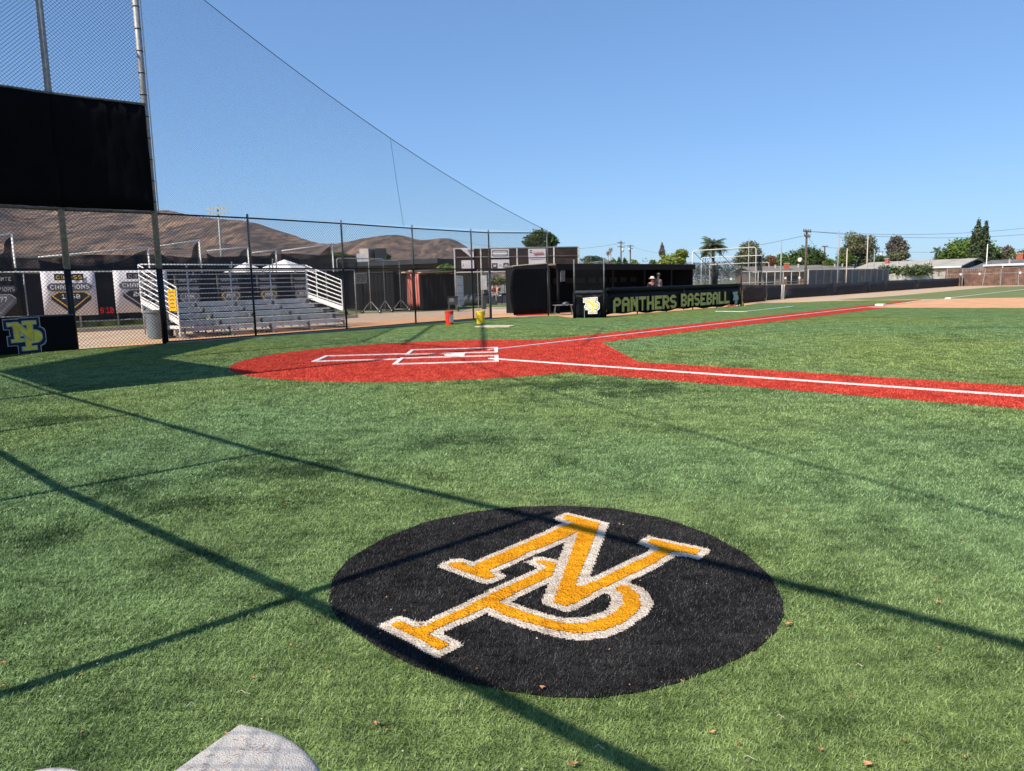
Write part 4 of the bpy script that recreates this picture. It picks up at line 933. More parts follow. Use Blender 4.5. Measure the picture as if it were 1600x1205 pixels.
# hanging net beside bleachers
for (x0, x1, yt, yb) in ((545, 576, 428, 437), ):
    p = G(x0, 487.6); q = G(x1, 487.2); zt_ = HT(yt, p); zb_ = HT(yb, p)
    t = thing('slatted_shelf', 'rack of narrow grey slats on the dark shed wall', 'rack', ((p[0]+q[0])/2, (p[1]+q[1])/2, zb_))
    zb_ = HT(443, p); m_ = MB()
    for i in range(17): P_ = p*(1-i/16)+q*i/16; m_.box((P_[0], P_[1]-.1, (zt_+zb_)/2), (.012, 0, 0), (0, .01, 0), (0, 0, (zt_-zb_)/2))
    m_.build('slat', M['galv_d'], t); m_ = MB()
    for z in (zt_, zb_): m_.bar((p[0], p[1]-.12, z), (q[0], q[1]-.12, z), .03, .03)
    m_.build('rail', M['galv_d'], t)
# wheeled protective frames
def lscreen(x0, x1, yt, pb0, pb1, lbl):
    p = G(*pb0); q = G(*pb1); z = HT(yt, (p+q)/2); t = thing('protective_screen', lbl, 'screen frame', ((p[0]+q[0])/2, (p[1]+q[1])/2, 0), 'wheeled pipe frames by the containers')
    d_ = (q-p)/np.linalg.norm(q-p); z0 = .22; r_ = .12
    pts = [p+np.array([0, 0, z0]), p+np.array([0, 0, z-r_])]+[p+d_*(r_-r_*math.cos(a))+np.array([0, 0, z-r_+r_*math.sin(a)]) for a in (.5, 1.0, 1.57)]+[q-d_*(r_-r_*math.cos(a))+np.array([0, 0, z-r_+r_*math.sin(a)]) for a in (1.57, 1.0, .5)]+[q+np.array([0, 0, z-r_]), q+np.array([0, 0, z0])]
    MB().tube(pts, .026, 8).build('frame', M['galv'], t, smooth=True)
    nv = np.array([-d_[1], d_[0], 0]); f_ = MB()
    for P_ in (p, q):
        f_.tube([P_-nv*.62+np.array([0, 0, .1]), P_+np.array([0, 0, .72]), P_+nv*.62+np.array([0, 0, .1])], .022, 6); f_.tube([P_-nv*.62+np.array([0, 0, .13]), P_+nv*.62+np.array([0, 0, .13])], .022, 6)
    f_.build('foot', M['galv'], t)
    for P_ in (p, q):
        for s_ in (-1, 1): c_ = P_+nv*.62*s_+np.array([0, 0, .12]); w_ = MB().lathe(c_-d_*.03, [(.05, -.01), (.12, 0), (.12, .06), (.05, .07)], 14, axis=d_).build('wheel', M['rubber'], t); MB().lathe(c_-d_*.045, [(.05, 0), (.05, .09)], 10, axis=d_).build('hub', M['grey_l'], w_)
    netb = MB(); L_ = float(np.linalg.norm(q-p)); netting(netb, p, d_, [(0, z0), (L_, z0), (L_, z), (0, z)], .05, .0014); netb.build('net', M['net'], t, fix=False)
lscreen(529, 601, 404, (531, 492), (602.5, 488), 'tall wheeled pipe frame with its right leg between two dark sheds')
lscreen(578, 627, 407, (580, 490), (627, 486.5), 'shorter wheeled pipe frame standing in front of the dark container')
# grill-like equipment cart
c = G(708, 487); zc = HT(463.5, c); t = thing('equipment_cart', 'dark boxy equipment cart with a pale panel behind the red bucket', 'cart', c)
MB().box((c[0], c[1], zc*.72), (.28, 0, 0), (0, .22, 0), (0, 0, zc*.26)).build('box', M['dark_bin'], t, bevel=.02)
MB().box((c[0]-.05, c[1]-.226, zc*.78), (.13, 0, 0), (0, .004, 0), (0, 0, .11)).build('panel', M['grey_m'], t)
MB().box((c[0], c[1], zc-.02), (.33, 0, 0), (0, .26, 0), (0, 0, .03)).build('lid', M['rubber'], t)
for s_ in (-1, 1):
    for k in (-1, 1): MB().tube([(c[0]+.22*s_, c[1]+.16*k, zc*.46), (c[0]+.27*s_, c[1]+.18*k, 0)], .018, 6).build('leg', M['galv_d'], t)
MB().lathe((c[0]+.3, c[1]-.1, .15), [(.06, 0), (.15, .01), (.15, .05), (.06, .06)], 14, axis=(1, 0, 0)).build('wheel', M['rubber'], t)
# buckets
def bucket(px, py, ytop, wpx, m, lbl, patch=None):
    c = G(px, py); dist = math.dist(c[:2], CC[:2]); r_ = wpx*dist/CF/2; h = HT(ytop, c); t = thing('bucket', lbl, 'bucket', c, 'buckets along the fence')
    MB().lathe(c, [(r_*.84, 0), (r_*.86, .01), (r_*.98, h-.06), (r_*1.04, h-.055), (r_*1.04, h-.03), (r_, h-.028), (r_, h), (r_*.93, h), (r_*.80, .03)], 24).build('pail', m, t, smooth=False)
    hp_ = [c+np.array([r_*math.cos(a)*1.02, -r_*.25-abs(math.sin(a))*r_*.9, h-.05-.12*abs(math.sin(a))]) for a in np.linspace(0, math.pi, 9)]
    MB().tube(hp_, .006, 5).build('handle', M['galv_d'], t)
    if patch: MB().box(c+np.array([r_*.55, -r_*.80, h*.45]), (r_*.38, r_*.28, 0), (-.004, .006, 0), (0, 0, h*.26)).build('label', patch, t)
    return t
bucket(702.5, 507.5, 485.8, 13.5, M['red_p'], 'red bucket with grey printed side against the fence post', M['grey_l'])
bucket(751, 506, 486, 13.5, M['yellow'], 'yellow bucket with handle against the fence near the opening')
# cloth sheet at the opening (thick black fabric gathered to the fence end)
pA = G(803, 494); pB = G(857, 491.5); zt_ = HT(417, pA); zt2 = HT(413, pB); k = 12; vs = []
for j in range(9):
    f = j/8
    for i in range(k+1):
        s_ = i/k; P_ = pA*(1-s_)+pB*s_; bul = -.16*math.sin(math.pi*min(1, f*1.05))*(1-s_)**1.6; z = (zt_*(1-s_)+zt2*s_)*f+.03
        vs.append((P_[0]+bul, P_[1]-.012*math.sin(i*.9+j*.35)-.02*f*math.sin(i*.55), z))
t = thing('windscreen_curtain', 'black fabric curtain filling the gap between fence and dugout', 'windscreen', (pA+pB)/2)
o = MB().add(vs, [(j*(k+1)+i, j*(k+1)+i+1, (j+1)*(k+1)+i+1, (j+1)*(k+1)+i) for j in range(8) for i in range(k)]).build('cloth', M['vinyl'], t, smooth=True); o.modifiers.new('t', 'SOLIDIFY').thickness = .012
MB().tube([(pA[0], pA[1], zt_+.03), (pB[0], pB[1], zt2+.05)], .03, 8).build('top_pipe', M['stucco_c'], t)
MB().bar((pA[0]+.1, pA[1]-.22, .03), (pB[0]-.05, pB[1]-.2, .03), .04, .05).build('red_hem', M['red_p'], t)
# tall banner wall behind
wA = D(710, 430, 45.5); wB = D(905, 430, 47.5); dW = wB-wA; dW[2] = 0; LW = np.linalg.norm(dW); dW /= LW; nW = np.array([dW[1], -dW[0], 0])
zT = HT(387.5, (wA+wB)/2); zB = HT(426, wA)
t = thing('banner_wall', 'tall pipe framed windscreen wall carrying white sponsor boards above the dugout', 'windscreen wall', ((wA[0]+wB[0])/2, (wA[1]+wB[1])/2, 0))
MB().box((*((wA+wB)/2)[:2], (zT+zB)/2), dW*(LW/2), nW*.01, (0, 0, (zT-zB)/2)).build('screen', M['screen_b'], t)
fm = MB()
for px in (711, 752, 808.5, 866, 904): q = ONL(px, wA, wB, 2.5); fm.tube([(q[0], q[1], 0), (q[0], q[1], zT+.05)], .055, 8)
fm.tube([(wA[0], wA[1], zT), (wB[0], wB[1], zT)], .045, 8); fm.tube([(wA[0]+nW[0]*.07, wA[1]+nW[1]*.07, (zT+zB)/2+.2), (wB[0]+nW[0]*.07, wB[1]+nW[1]*.07, (zT+zB)/2+.2)], .012, 5); fm.tube([(wA[0], wA[1], zB), (wB[0], wB[1], zB)], .045, 8)
for o_ in (.11,): pass
fm.build('pipe_frame', M['galv'], t, smooth=True)
def board(x0, x1, y0, y1, lbl, art):
    p = ONL(x0, wA, wB, 3.); q = ONL(x1, wA, wB, 3.); za = HT(y0, p); zb_ = HT(y1, p); O = np.array([p[0], p[1], zb_])+nW*.09; w_ = float(np.linalg.norm((q-p)[:2])); h = za-zb_
    b = thing('sponsor_board', lbl, 'sponsor board', O, 'white sponsor boards on the windscreen wall')
    U = lambda u, v, l=.012: O+dW*(w_*u)+np.array([0, 0, h*v])+nW*l
    if art == 'torn': MB().slab([U(0, .95, 0), U(.45, 1.02, 0), (U(.5, .93, 0)), U(1, .95, 0), U(1, .05, 0), U(.82, .0, 0), U(.45, .42, 0)], nW, .01).build('panel', M['banner_w'], b)
    else: MB().slab([U(0, 0, 0), U(1, 0, 0), U(1, 1, 0), U(0, 1, 0)], nW, .01).build('panel', M['banner_w'], b)
    P_ = lambda nm, pts, m, l: MB().slab([U(u, v, l) for u, v in pts], nW, .003).build(nm, m, b)
    if art == 'torn': P_('print', [(.56, .84), (.97, .84), (.97, .62), (.80, .58), (.80, .3), (.70, .3), (.66, .6), (.56, .66)], M['grey_m'], .014)
    if art == 'plate':
        P_('plate', [(.06, .22), (.12, .14), (.88, .14), (.94, .22), (.94, .78), (.88, .86), (.12, .86), (.06, .78)], M['grey_d'], .014)
        P_('inner', [(.12, .22), (.88, .22), (.88, .40), (.12, .40)], M['grey_l'], .018); P_('inner', [(.12, .60), (.88, .60), (.88, .78), (.12, .78)], M['grey_l'], .018); P_('inner', [(.09, .43), (.91, .43), (.91, .57), (.09, .57)], M['rim_w'], .018)
    if art == 'pair':
        for u in (.03, .66): P_('dark_square', [(u, .08), (u+.31, .08), (u+.31, .62), (u, .62)], M['grey_d'], .014); P_('pale_mark', [(u+.07, .22), (u+.24, .22), (u+.24, .46), (u+.07, .46)], M['grey_l'], .018)
        P_('ring', [(.42, .25), (.58, .25), (.58, .5), (.42, .5)], M['rim_g'], .014)
    if art == 'script':
        lt = MB(); k = 26; up_ = [(.30+.60*i/k, .40+.16*math.sin(i*.95)+.10*math.sin(i*2.3)+.08*i/k) for i in range(k+1)]
        for (u, v), (u2, v2) in zip(up_[:-1], up_[1:]): lt.bar(U(u, v, .02), U(u2, v2, .02), .012, .055, up=nW)
        lt.build('script_mark', M['cl_r'], b); P_('print', [(.08, .84), (.22, .84), (.22, .72), (.08, .72)], M['grey_d'], .014); P_('print', [(.08, .62), (.22, .62), (.22, .50), (.08, .50)], M['grey_d'], .014); P_('underline', [(.32, .22), (.86, .28), (.86, .33), (.32, .27)], M['grey_m'], .014)
    if art == 'mark': P_('mark', [(.08, .25), (.14, .62), (.2, .25), (.17, .25), (.14, .45), (.11, .25)], M['grey_m'], .014)
    if art == 'low': P_('print', [(.22, .08), (.78, .08), (.78, .2), (.22, .2)], M['stucco_c'], .014); P_('print', [(.1, .80), (.9, .86), (.9, .92), (.1, .88)], M['grey_m'], .014)
board(719.5, 740, 388, 403, 'torn white board folded down at the far left of the wall', 'torn')
board(720.5, 740, 407, 420.5, 'plain white board below the torn one with small mark', 'mark')
board(767, 795, 389.5, 403, 'white board with dark rounded name plate', 'plate')
board(767, 795, 406, 420.5, 'white board with two dark squares near its bottom', 'pair')
board(825, 852, 389, 402.5, 'white board with red script lettering at the top right', 'script')
board(825.5, 852, 404, 417, 'white board partly cut by the dugout curtain below the script board', 'low')
# pale fascia of dugout end + far trees seen through the gap handled below
# ================================================================== dugout
dg = thing('dugout', 'long dark roofed dugout with open front behind the padded fence', 'dugout', W(22, 12, 0))
da0 = 17.5; db = 12.1
lo, hi = 16., 60.
for _ in range(40):
    m_ = (lo+hi)/2
    if proj(W(m_, db, 2.35))[0] < 1073: lo = m_
    else: hi = m_
da1 = lo; dz = HT(413.0, W(da0, db)); 
MB().wbox(da0-.1, da1+.1, db-.5, db+3.1, dz-.06, dz+.02).build('roof', M['shingle_b'], dg)
MB().wbox(da0-.12, da1+.12, db-.53, db-.49, dz-.30, dz+.0).build('fascia', M['wood_b'], dg)
MB().wbox(da0, da1, db+2.9, db+3.0, 0, dz-.07).build('back_wall', M['wood_b'], dg)
MB().wbox(da0, da0+.08, db, db+2.89, 0, dz-.07).build('end_wall', M['wood_b'], dg); MB().wbox(da1-.08, da1, db-.4, db+2.89, 0, dz-.07).build('end_wall', M['wood_b'], dg)
MB().wbox(da0+.1, da1-.1, db+.3, db+2.88, -.01, .012).build('floor', M['roof_d'], dg)
for a in (da0+.14, da0+1.45, da0+4.6, da0+7.6, da0+10.4, da1-.1):
    if a < da1: MB().wbox(a-.05, a+.05, db-.46, db-.36, 0, dz-.06).build('post', M['wood_b'], dg)
MB().wbox(da0+2.2, da1-.5, db+2.3, db+2.7, .42, .46).build('bench', M['wood_g2'] if 'wood_g2' in M else M['roof_d'], dg)
sh = MB()
for i in range(9): a = da0+2.5+i*1.05; sh.wbox(a, a+.7, db+2.80, db+2.88, 1.45, 1.75)
sh.build('helmet_shelf', M['roof_d'], dg)
MB().wbox(da0+.25, da0+.55, db-.52, db-.44, dz-.85, dz-.32).build('wall_box', M['galv_d'], dg)
# bench table by the doorway
c = G(880, 492); tb = thing('folding_table', 'low grey folding table in the dark dugout doorway', 'table', c)
zt_ = HT(476, c); MB().box((c[0], c[1], zt_-.02), (.42, .1, 0), (-.05, .28, 0), (0, 0, .018)).build('table_top', M['galv'], tb)
for sx in (-1, 1): MB().tube([(c[0]+.36*sx, c[1]-.2, zt_-.04), (c[0]+.42*sx, c[1]-.25, .0)], .018, 6).tube([(c[0]+.36*sx, c[1]+.2, zt_-.04), (c[0]+.42*sx, c[1]+.25, .0)], .018, 6).build('leg', M['galv_d'], tb)
bg_ = MB().lathe((c[0]+.12, c[1], zt_), [(.16, 0), (.19, .04), (.12, .1), (.02, .12)], 10); tag(bg_.build('equipment_bag', M['grey_m'], None, smooth=True), 'small crumpled grey bag lying on the folding table', 'bag')
# padded dugout fence with lettering
pf = thing('padded_fence', 'long padded dugout fence with olive gold block lettering', 'padded fence', (*PADL[1], 0))
pa, pb, pc = [np.array([*q, 0]) for q in PADL]
dP = (pc-pb)/np.linalg.norm(pc-pb); nP = np.array([dP[1], -dP[0], 0]); LP = float(np.linalg.norm(pc-pb)); HP = 1.05
if (CC-pb)@nP < 0: nP = -nP
k = 40; vs = []
for j in range(5):
    for i in range(k+1): vs.append(pb+dP*(LP*i/k)+nP*(.02*math.sin(i*.8+j)+.015*math.sin(i*2.3))+np.array([0, 0, (.07+.03*math.sin(i*1.1)+.03*math.sin(i*.37)) if j == 0 else .1+(HP-.1)*j/4]))
o = MB().add(vs, [(j*(k+1)+i, j*(k+1)+i+1, (j+1)*(k+1)+i+1, (j+1)*(k+1)+i) for j in range(4) for i in range(k)]).build('vinyl_sheet', M['vinyl'], pf, smooth=True); o.modifiers.new('t', 'SOLIDIFY').thickness = .02
MB().tube([pb+dP*(LP*i/24)+np.array([0, 0, 1.12+.006*math.sin(i*2.)]) for i in range(25)], .095, 12).build('top_roll', M['vinyl'], pf, smooth=True)
fp = MB()
for i in range(6): q = pb+dP*(LP*i/5)-nP*.08; fp.tube([q, q+np.array([0, 0, 1.1])], .03, 8)
fp.build('post', M['black_p'], pf)
MB().box(pb+dP*(LP*.512)+nP*.045+np.array([0, 0, .55]), dP*.035, nP*.012, (0, 0, .5)).build('joint_strip', M['black_p'], pf)
def word(txt, x0, x1, yb0, yt0, lbl=''):
    A_ = ONL(x0, pb[:2]+nP[:2]*.05, pc[:2]+nP[:2]*.05, .5); B_ = ONL(x1, pb[:2]+nP[:2]*.05, pc[:2]+nP[:2]*.05, .5)
    z0 = HT(yb0, A_); z1_ = HT(yt0, A_); wd = float(np.linalg.norm((B_-A_)[:2])); A_[2] = z0
    lt = MB(); letters(lt, txt, A_, dP, (0, 0, 1), z1_-z0, wd*1.03, gap=.16, grow=.016, lift=.004); lt.build('letter_rim', M['olive_l'], pf, fix=False)
    lt = MB(); letters(lt, txt, A_, dP, (0, 0, 1), z1_-z0, wd*1.03, gap=.13, grow=.0, lift=.012); lt.build('lettering', M['olive'], pf, fix=False)
word('PANTHERS', 958, 1055.5, 488.2, 466.0); word('BASEBALL', 1064, 1138.5, 479, 459.5)
A_ = ONL(1145, pb[:2]+nP[:2]*.05, pc[:2]+nP[:2]*.05, .5); zt_ = HT(457, A_); zb_ = HT(474, A_)
monogram(pf, (A_[0], A_[1], zt_), dP, (0, 0, 1), zt_-zb_, (M['olive_l'], M['rim_g'], M['navy'], None), st=.03)
# gate bay: pad with monogram, posts, net
pb0 = pb; pb = np.array([*GE, 0.]); dG = (pb-pa)/np.linalg.norm(pb-pa); nG = np.array([dG[1], -dG[0], 0]); nG = nG if (CC-pa)@nG > 0 else -nG; LG = float(np.linalg.norm(pb-pa))
gt = thing('dugout_gate', 'black padded gate with gold monogram at the near end of the dugout', 'gate', pa)
k = 12; vs = []
for j in range(7):
    for i in range(k+1):
        s_ = i/k; fold = .028*math.sin(s_*9+j*1.1)+.02*math.sin(s_*23-j*.7); vs.append(pa+dG*(.05+(LG-.15)*s_)+nG*(.05+fold)+np.array([0, 0, .03+.93*j/6]))
o = MB().add(vs, [(j*(k+1)+i, j*(k+1)+i+1, (j+1)*(k+1)+i+1, (j+1)*(k+1)+i) for j in range(6) for i in range(k)]).build('vinyl_sheet', M['vinyl'], gt, smooth=True); o.modifiers.new('t', 'SOLIDIFY').thickness = .012
MB().tube([pa+dG*(LG*i/8)+np.array([0, 0, 1.06+.004*math.sin(i*2)]) for i in range(9)], .075, 12).build('top_roll', M['vinyl_l'] if 'vinyl_l' in M else M['screen_g'], gt, smooth=True)
for P_, r_ in ((pa, .07), (pb-dG*.02, .09)): MB().tube([P_+np.array([0, 0, .0]), P_+np.array([0, 0, 1.12])], r_, 12).build('post_pad', M['vinyl'], gt, smooth=True)
for P_ in (pa, pb-dG*.02): MB().tube([P_+np.array([0, 0, 1.1]), P_+np.array([0, 0, 2.42])], .03, 8).build('post', M['galv_d'], gt, smooth=True)
nb = MB(); netting(nb, pa, dG, [(0, 1.1), (LG, 1.1), (LG, 2.32), (0, 2.32)], .035, .0028); nb.build('net', M['black_w'], gt, fix=False)
for s0, s1 in ((.06, .30), (.94, .70)): MB().tube([pa+dG*LG*s0+nG*.11+np.array([0, 0, .97]), pa+dG*LG*s1+nG*.11+np.array([0, 0, .84])], .010, 5).build('strap', M['screen_g'], gt)
cv = pa+dG*.42+nG*.16; MB().tube([cv, cv+np.array([0, 0, .42])], .012, 6).build('latch_rod', M['galv'], gt)
A_ = ONL(914, pa[:2]+nG[:2]*.1, pb[:2]+nG[:2]*.1, .5); zt_ = HT(468, A_); zb_ = HT(488, A_)
monogram(gt, (A_[0]+nG[0]*.03, A_[1]+nG[1]*.03, zt_), dG, (0, 0, 1), zt_-zb_, (M['gold_s'], M['rim_w'], M['navy'], M['rim_w']), st=.015, w1=.05, w2=.09, w3=.16)
pb = pb0
# black post, board, orange scraps at the far end of the padding
q = pc+dP*.08; hp_ = HT(411.5, q)
t = thing('net_post', 'tall black post at the far end of the lettered padding', 'post', q); MB().tube([q, q+np.array([0, 0, hp_])], .04, 10).build('shaft', M['black_p'], t, smooth=True)
MB().lathe(q+np.array([0, 0, hp_]), [(.05, -.02), (.05, .02), (.01, .05)], 8).build('cap', M['galv'], t)
q = G(1161, 478.2); tag(MB().slab([q+np.array([-.10, 0, 0]), q+np.array([.12, 0, 0]), q+np.array([-.16, .1, .52]), q+np.array([-.24, .08, .5])], (0, -1, 0), .03).build('leaning_board', M['gold_s']), 'pale yellow board leaning at the end of the padded fence', 'board')
m_ = MB(); c = G(1141, 479.5)
for i in range(9): a_ = random.uniform(0, 3.1); l = random.uniform(.12, .34); p = c+np.array([random.uniform(-.3, .35), random.uniform(-.1, .1), .03+.02*i*.4]); m_.bar(p-np.array([math.cos(a_)*l, math.sin(a_)*.1, 0]), p+np.array([math.cos(a_)*l, math.sin(a_)*.1, .03]), .07, .025)
tag(m_.build('orange_netting', M['orange']), 'small heap of orange plastic strips below the padding', 'plastic strips')
# ================================================================== outfield fences (b about 10, running away)
def clothfence(name, lbl, pts, hs, m, posts=6, group=None, wave=.03, railm=None, base=.02):
    t = thing(name, lbl, 'fence', (*pts[0][:2], 0), group)
    for s_ in range(len(pts)-1):
        a = np.array([*pts[s_][:2], 0.]); b = np.array([*pts[s_+1][:2], 0.]); L_ = np.linalg.norm(b-a); d_ = (b-a)/L_; n = np.array([d_[1], -d_[0], 0]); k = max(6, int(L_/1.2)); vs = []
        if (CC-a)@n < 0: n = -n
        for j in range(4):
            for i in range(k+1):
                f = i/k; h = hs[s_]*(1-f)+hs[s_+1]*f; vs.append(a+d_*(L_*f)+n*(.05+wave*math.sin(i*1.9+j*1.3))+np.array([0, 0, base+(h-base)*j/3+(.015*math.sin(i*2.7) if j == 3 else 0)]))
        o = MB().add(vs, [(j*(k+1)+i, j*(k+1)+i+1, (j+1)*(k+1)+i+1, (j+1)*(k+1)+i) for j in range(3) for i in range(k)]).build('cloth', m, t, smooth=True); o.modifiers.new('t', 'SOLIDIFY').thickness = .012
        np_ = max(2, int(L_/posts)+1); fm = MB()
        for i in range(np_): q = a+d_*(L_*i/(np_-1)); fm.tube([q, q+np.array([0, 0, hs[s_]*(1-i/(np_-1))+hs[s_+1]*i/(np_-1)+.03])], .035, 6)
        fm.tube([a+np.array([0, 0, hs[s_]+.01]), b+np.array([0, 0, hs[s_+1]+.01])], .022, 6); fm.build('posts', railm or M['black_p'], t, smooth=True)
    return t
def hp(x, yb, yt): P_ = G(x, yb); return P_, HT(yt, P_)
a, ha = hp(1158, 475, 446); b, hb = hp(1194.5, 471.2, 446); clothfence('low_fence', 'low brown-black windscreen fence just past the lettered padding', [a, b], [ha, hb], M['screen_b'])
a, ha = hp(1196.5, 470.3, 446.5); b, hb = hp(1219, 468.2, 446); clothfence('low_fence', 'short charcoal fence panel before the pale gate posts', [a, b], [ha, hb], M['screen_n'])
t = thing('gate_posts', 'pair of pale posts with wire between them in the low fence', 'gate posts', G(1223, 467.6))
q1 = G(1221.2, 467.8); q2 = G(1225.2, 467.2)
for q in (q1, q2): MB().tube([q, q+np.array([0, 0, HT(445, q)])], .05, 8).build('post', M['hvac'], t, smooth=True)
nb = MB(); dq = (q2-q1)/np.linalg.norm(q2-q1); netting(nb, q1, dq, [(0, .1), (float(np.linalg.norm(q2-q1)), .1), (float(np.linalg.norm(q2-q1)), .9), (0, .9)], .06, .006); nb.build('wire', M['galv'], t, fix=False)
pts = []; hs = []
for x, yb, yt in ((1226.5, 467.2, 446.2), (1300, 462.3, 443.4), (1355, 458.1, 441.0), (1380, 456.2, 439.3), (1432, 452.3, 437.4), (1497, 447.6, 435.0)):
    P_, h_ = hp(x, yb, yt); pts.append(P_); hs.append(h_)
clothfence('outfield_fence', 'long charcoal windscreen fence running away along the outfield', pts, hs, M['screen_n'], posts=5, wave=.02)
a, ha = hp(1500.5, 447.4, 434.6); b, hb = hp(1508.5, 446.6, 433.6); clothfence('outfield_gate', 'short dark gate panel in the corner of the outfield fence', [a, b], [ha, hb], M['black_p'], posts=2)
pts = []; hs = []
for x, yb, yt in ((1509.5, 446.4, 433.6), (1560, 446.0, 432.9), (1600, 445.4, 432.3), (1680, 444.5, 431)):
    P_, h_ = hp(x, yb, yt); pts.append(P_); hs.append(h_)
clothfence('outfield_fence', 'grey padded outfield fence beyond the corner gate on the right', pts, hs, M['screen_g'], posts=6, wave=.02)
# white frames of the far batting tunnels
for i, (x0, y0, x1, y1, dist, lbl) in enumerate(((1082, 392, 1181.5, 386.3, 62, 'largest white pipe goal frame behind the lettered padding'), (1096, 403, 1191, 399, 80, 'middle white pipe goal frame behind the largest one'), (1109, 413.5, 1201.5, 410, 108, 'smallest and farthest white pipe goal frame behind the padding'))):
    p = D(x0, y0, dist); q = D(x1, y1, dist*1.04); t = thing('tunnel_frame', lbl, 'pipe frame', ((p[0]+q[0])/2, (p[1]+q[1])/2, 0), 'white pipe frames behind the dugout'); r_ = .048 if i == 0 else .055
    d_ = (q-p)/np.linalg.norm(q-p); z3 = np.array([0, 0, .18])
    MB().tube([(p[0], p[1], 0), p-z3, p-z3*.3+d_*.06, p+d_*.2, q-d_*.2, q-z3*.3-d_*.06, q-z3, (q[0], q[1], 0)], r_*.8, 8).build('frame', M['white_pipe'], t, smooth=True)
    if i == 0:
        dm = MB()
        for s_ in (0, .12, .26): dm.tube([p+d_*(s_*8), p+d_*(s_*8+2.4)+np.array([0, .6, -2.2])], .025, 5)
        dm.build('net_rope', M['black_p'], t)
# thin nets hanging in those tunnels
for x0, x1, y0, y1, dist, m_, lbl in ((1086, 1110, 411, 447, 70, 'thinnet', 'thin grey net hanging inside the left end of the white frames'), (1112, 1122, 415, 447, 66, 'cagenet', 'gathered dark net column between the white frames'), (1184, 1191, 400, 447, 74, 'cagenet', 'gathered dark net column at the right end of the white frames'), (1125, 1180, 423, 447, 72, 'thinnet', 'thin grey net stretched low between the white frames')):
    p = D(x0, y0, dist); q = D(x1, y0, dist*1.02); k = 10; vs = []; zt_ = p[2]
    for j in range(4):
        for i in range(k+1): P_ = p*(1-i/k)+q*i/k; vs.append((P_[0], P_[1]+.12*math.sin(i*2.1+j), zt_*(j/3)))
    o = MB().add(vs, [(j*(k+1)+i, j*(k+1)+i+1, (j+1)*(k+1)+i+1, (j+1)*(k+1)+i) for j in range(3) for i in range(k)]).build('hanging_net', M[m_], None, smooth=True); tag(o, lbl, 'net')
# plain pipe fences behind the field
def pipefence(name, lbl, x0, x1, dist0, dist1, yt, n, m, cloth=None, rails=1, r_=.04, group=None, bays=None):
    p = D(x0, 430, dist0); q = D(x1, 430, dist1); p[2] = 0; q[2] = 0; h = HT(yt, p); t = thing(name, lbl, 'fence', p, group); fm = MB()
    for i in range(n+1): P_ = p*(1-i/n)+q*i/n; fm.tube([P_, P_+np.array([0, 0, h])], r_, 6)
    for k in range(rails): fm.tube([p+np.array([0, 0, h-.9*k]), q+np.array([0, 0, h-.9*k])], r_*.8, 6)
    fm.build('pipes', m, t, smooth=True)
    d_ = (q-p)/np.linalg.norm(q-p); n_ = np.array([-d_[1], d_[0], 0])
    if cloth is not None: MB().box((p+q)/2+n_*.06+np.array([0, 0, h*.5]), (q-p)/2, n_*.01, (0, 0, h*.49)).build('cloth', cloth, t)
    else:
        nb = MB(); netting(nb, p, d_, [(0, .05), (float(np.linalg.norm(q-p)), .05), (float(np.linalg.norm(q-p)), h), (0, h)], .16, .006); nb.build('wire', M['galv_d'], t, fix=False)
    return t
M['slat'] = netmat('grey_slatted_screen', (.17, .165, .155), .88, .9)
pipefence('pipe_fence', 'pale pipe fence behind the low fence in front of the yellow grass field', 1158, 1262, 62, 66, 424.5, 8, M['galv'], None, 2)
pipefence('slatted_fence', 'tall grey slatted screen fence behind the outfield fence', 1263, 1388, 62, 78, 421.5, 12, M['galv'], M['slat'], 1, .05)
# field of yellow-green grass behind
c = [D(1080, 440, 64), D(1262, 440, 69), D(1300, 440, 120), D(1060, 440, 120)]; sheet('yellow_grass', [tuple(q[:2]) for q in c], -.006, mat('yellow_grass', (.22, .20, .055), .9, scale=.4, col2=(.30, .26, .09)))
# gap view left of the dugout
c = [D(715, 470, 62), D(812, 470, 62), D(830, 470, 140), D(700, 470, 140)]; sheet('dry_field', [tuple(q[:2]) for q in c], -.006, mat('dry_yellow_grass', (.30, .26, .10), .9, scale=.4, col2=(.38, .32, .14)))
c = [G(722, 480.5), G(800, 479.5), G(800, 477.0), G(722, 477.5)]; sheet('turf_strip', [tuple(q[:2]) for q in c], .002, M['green'])
pipefence('low_dark_fence', 'low dark fence with grey cloth seen through the fence opening', 722, 802, 60, 60, 460.5, 4, M['black_p'], M['screen_g'], 1, .04)
pipefence('low_grey_wall', 'pale grey block wall far behind the seated people', 756, 802, 130, 130, 441.5, 3, M['concrete'], M['grey_m'], 1, .05)
t = thing('bench', 'pale pipe bench frame beside the two seated people', 'bench', D(777, 472, 58)*np.array([1, 1, 0]))
b0_ = D(770, 462, 57); b1_ = D(783, 461.5, 57); zb_ = b0_[2]
MB().bar(b0_, b1_, .35, .05).build('seat', M['white_pipe'], t)
for q in (b0_, b1_): MB().tube([(q[0], q[1], 0), (q[0], q[1], zb_-.03)], .03, 6).build('leg', M['white_pipe'], t)
MB().tube([(b1_[0], b1_[1], 0), (b1_[0], b1_[1], zb_+.25)], .03, 6).build('armrest', M['white_pipe'], t)
m_ = MB()
for i in range(7): c = D(727+i*3.0, 466, 55); m_.lathe((c[0], c[1], 0), [(.32, 0), (.36, .3), (.25, .62+.1*math.sin(i*2)), (.05, .74+.1*math.sin(i*2))], 9)
tag(m_.build('equipment_pile', M['dark_bin'], None, smooth=True), 'low pile of dark covered equipment behind the open white container door', 'equipment pile')
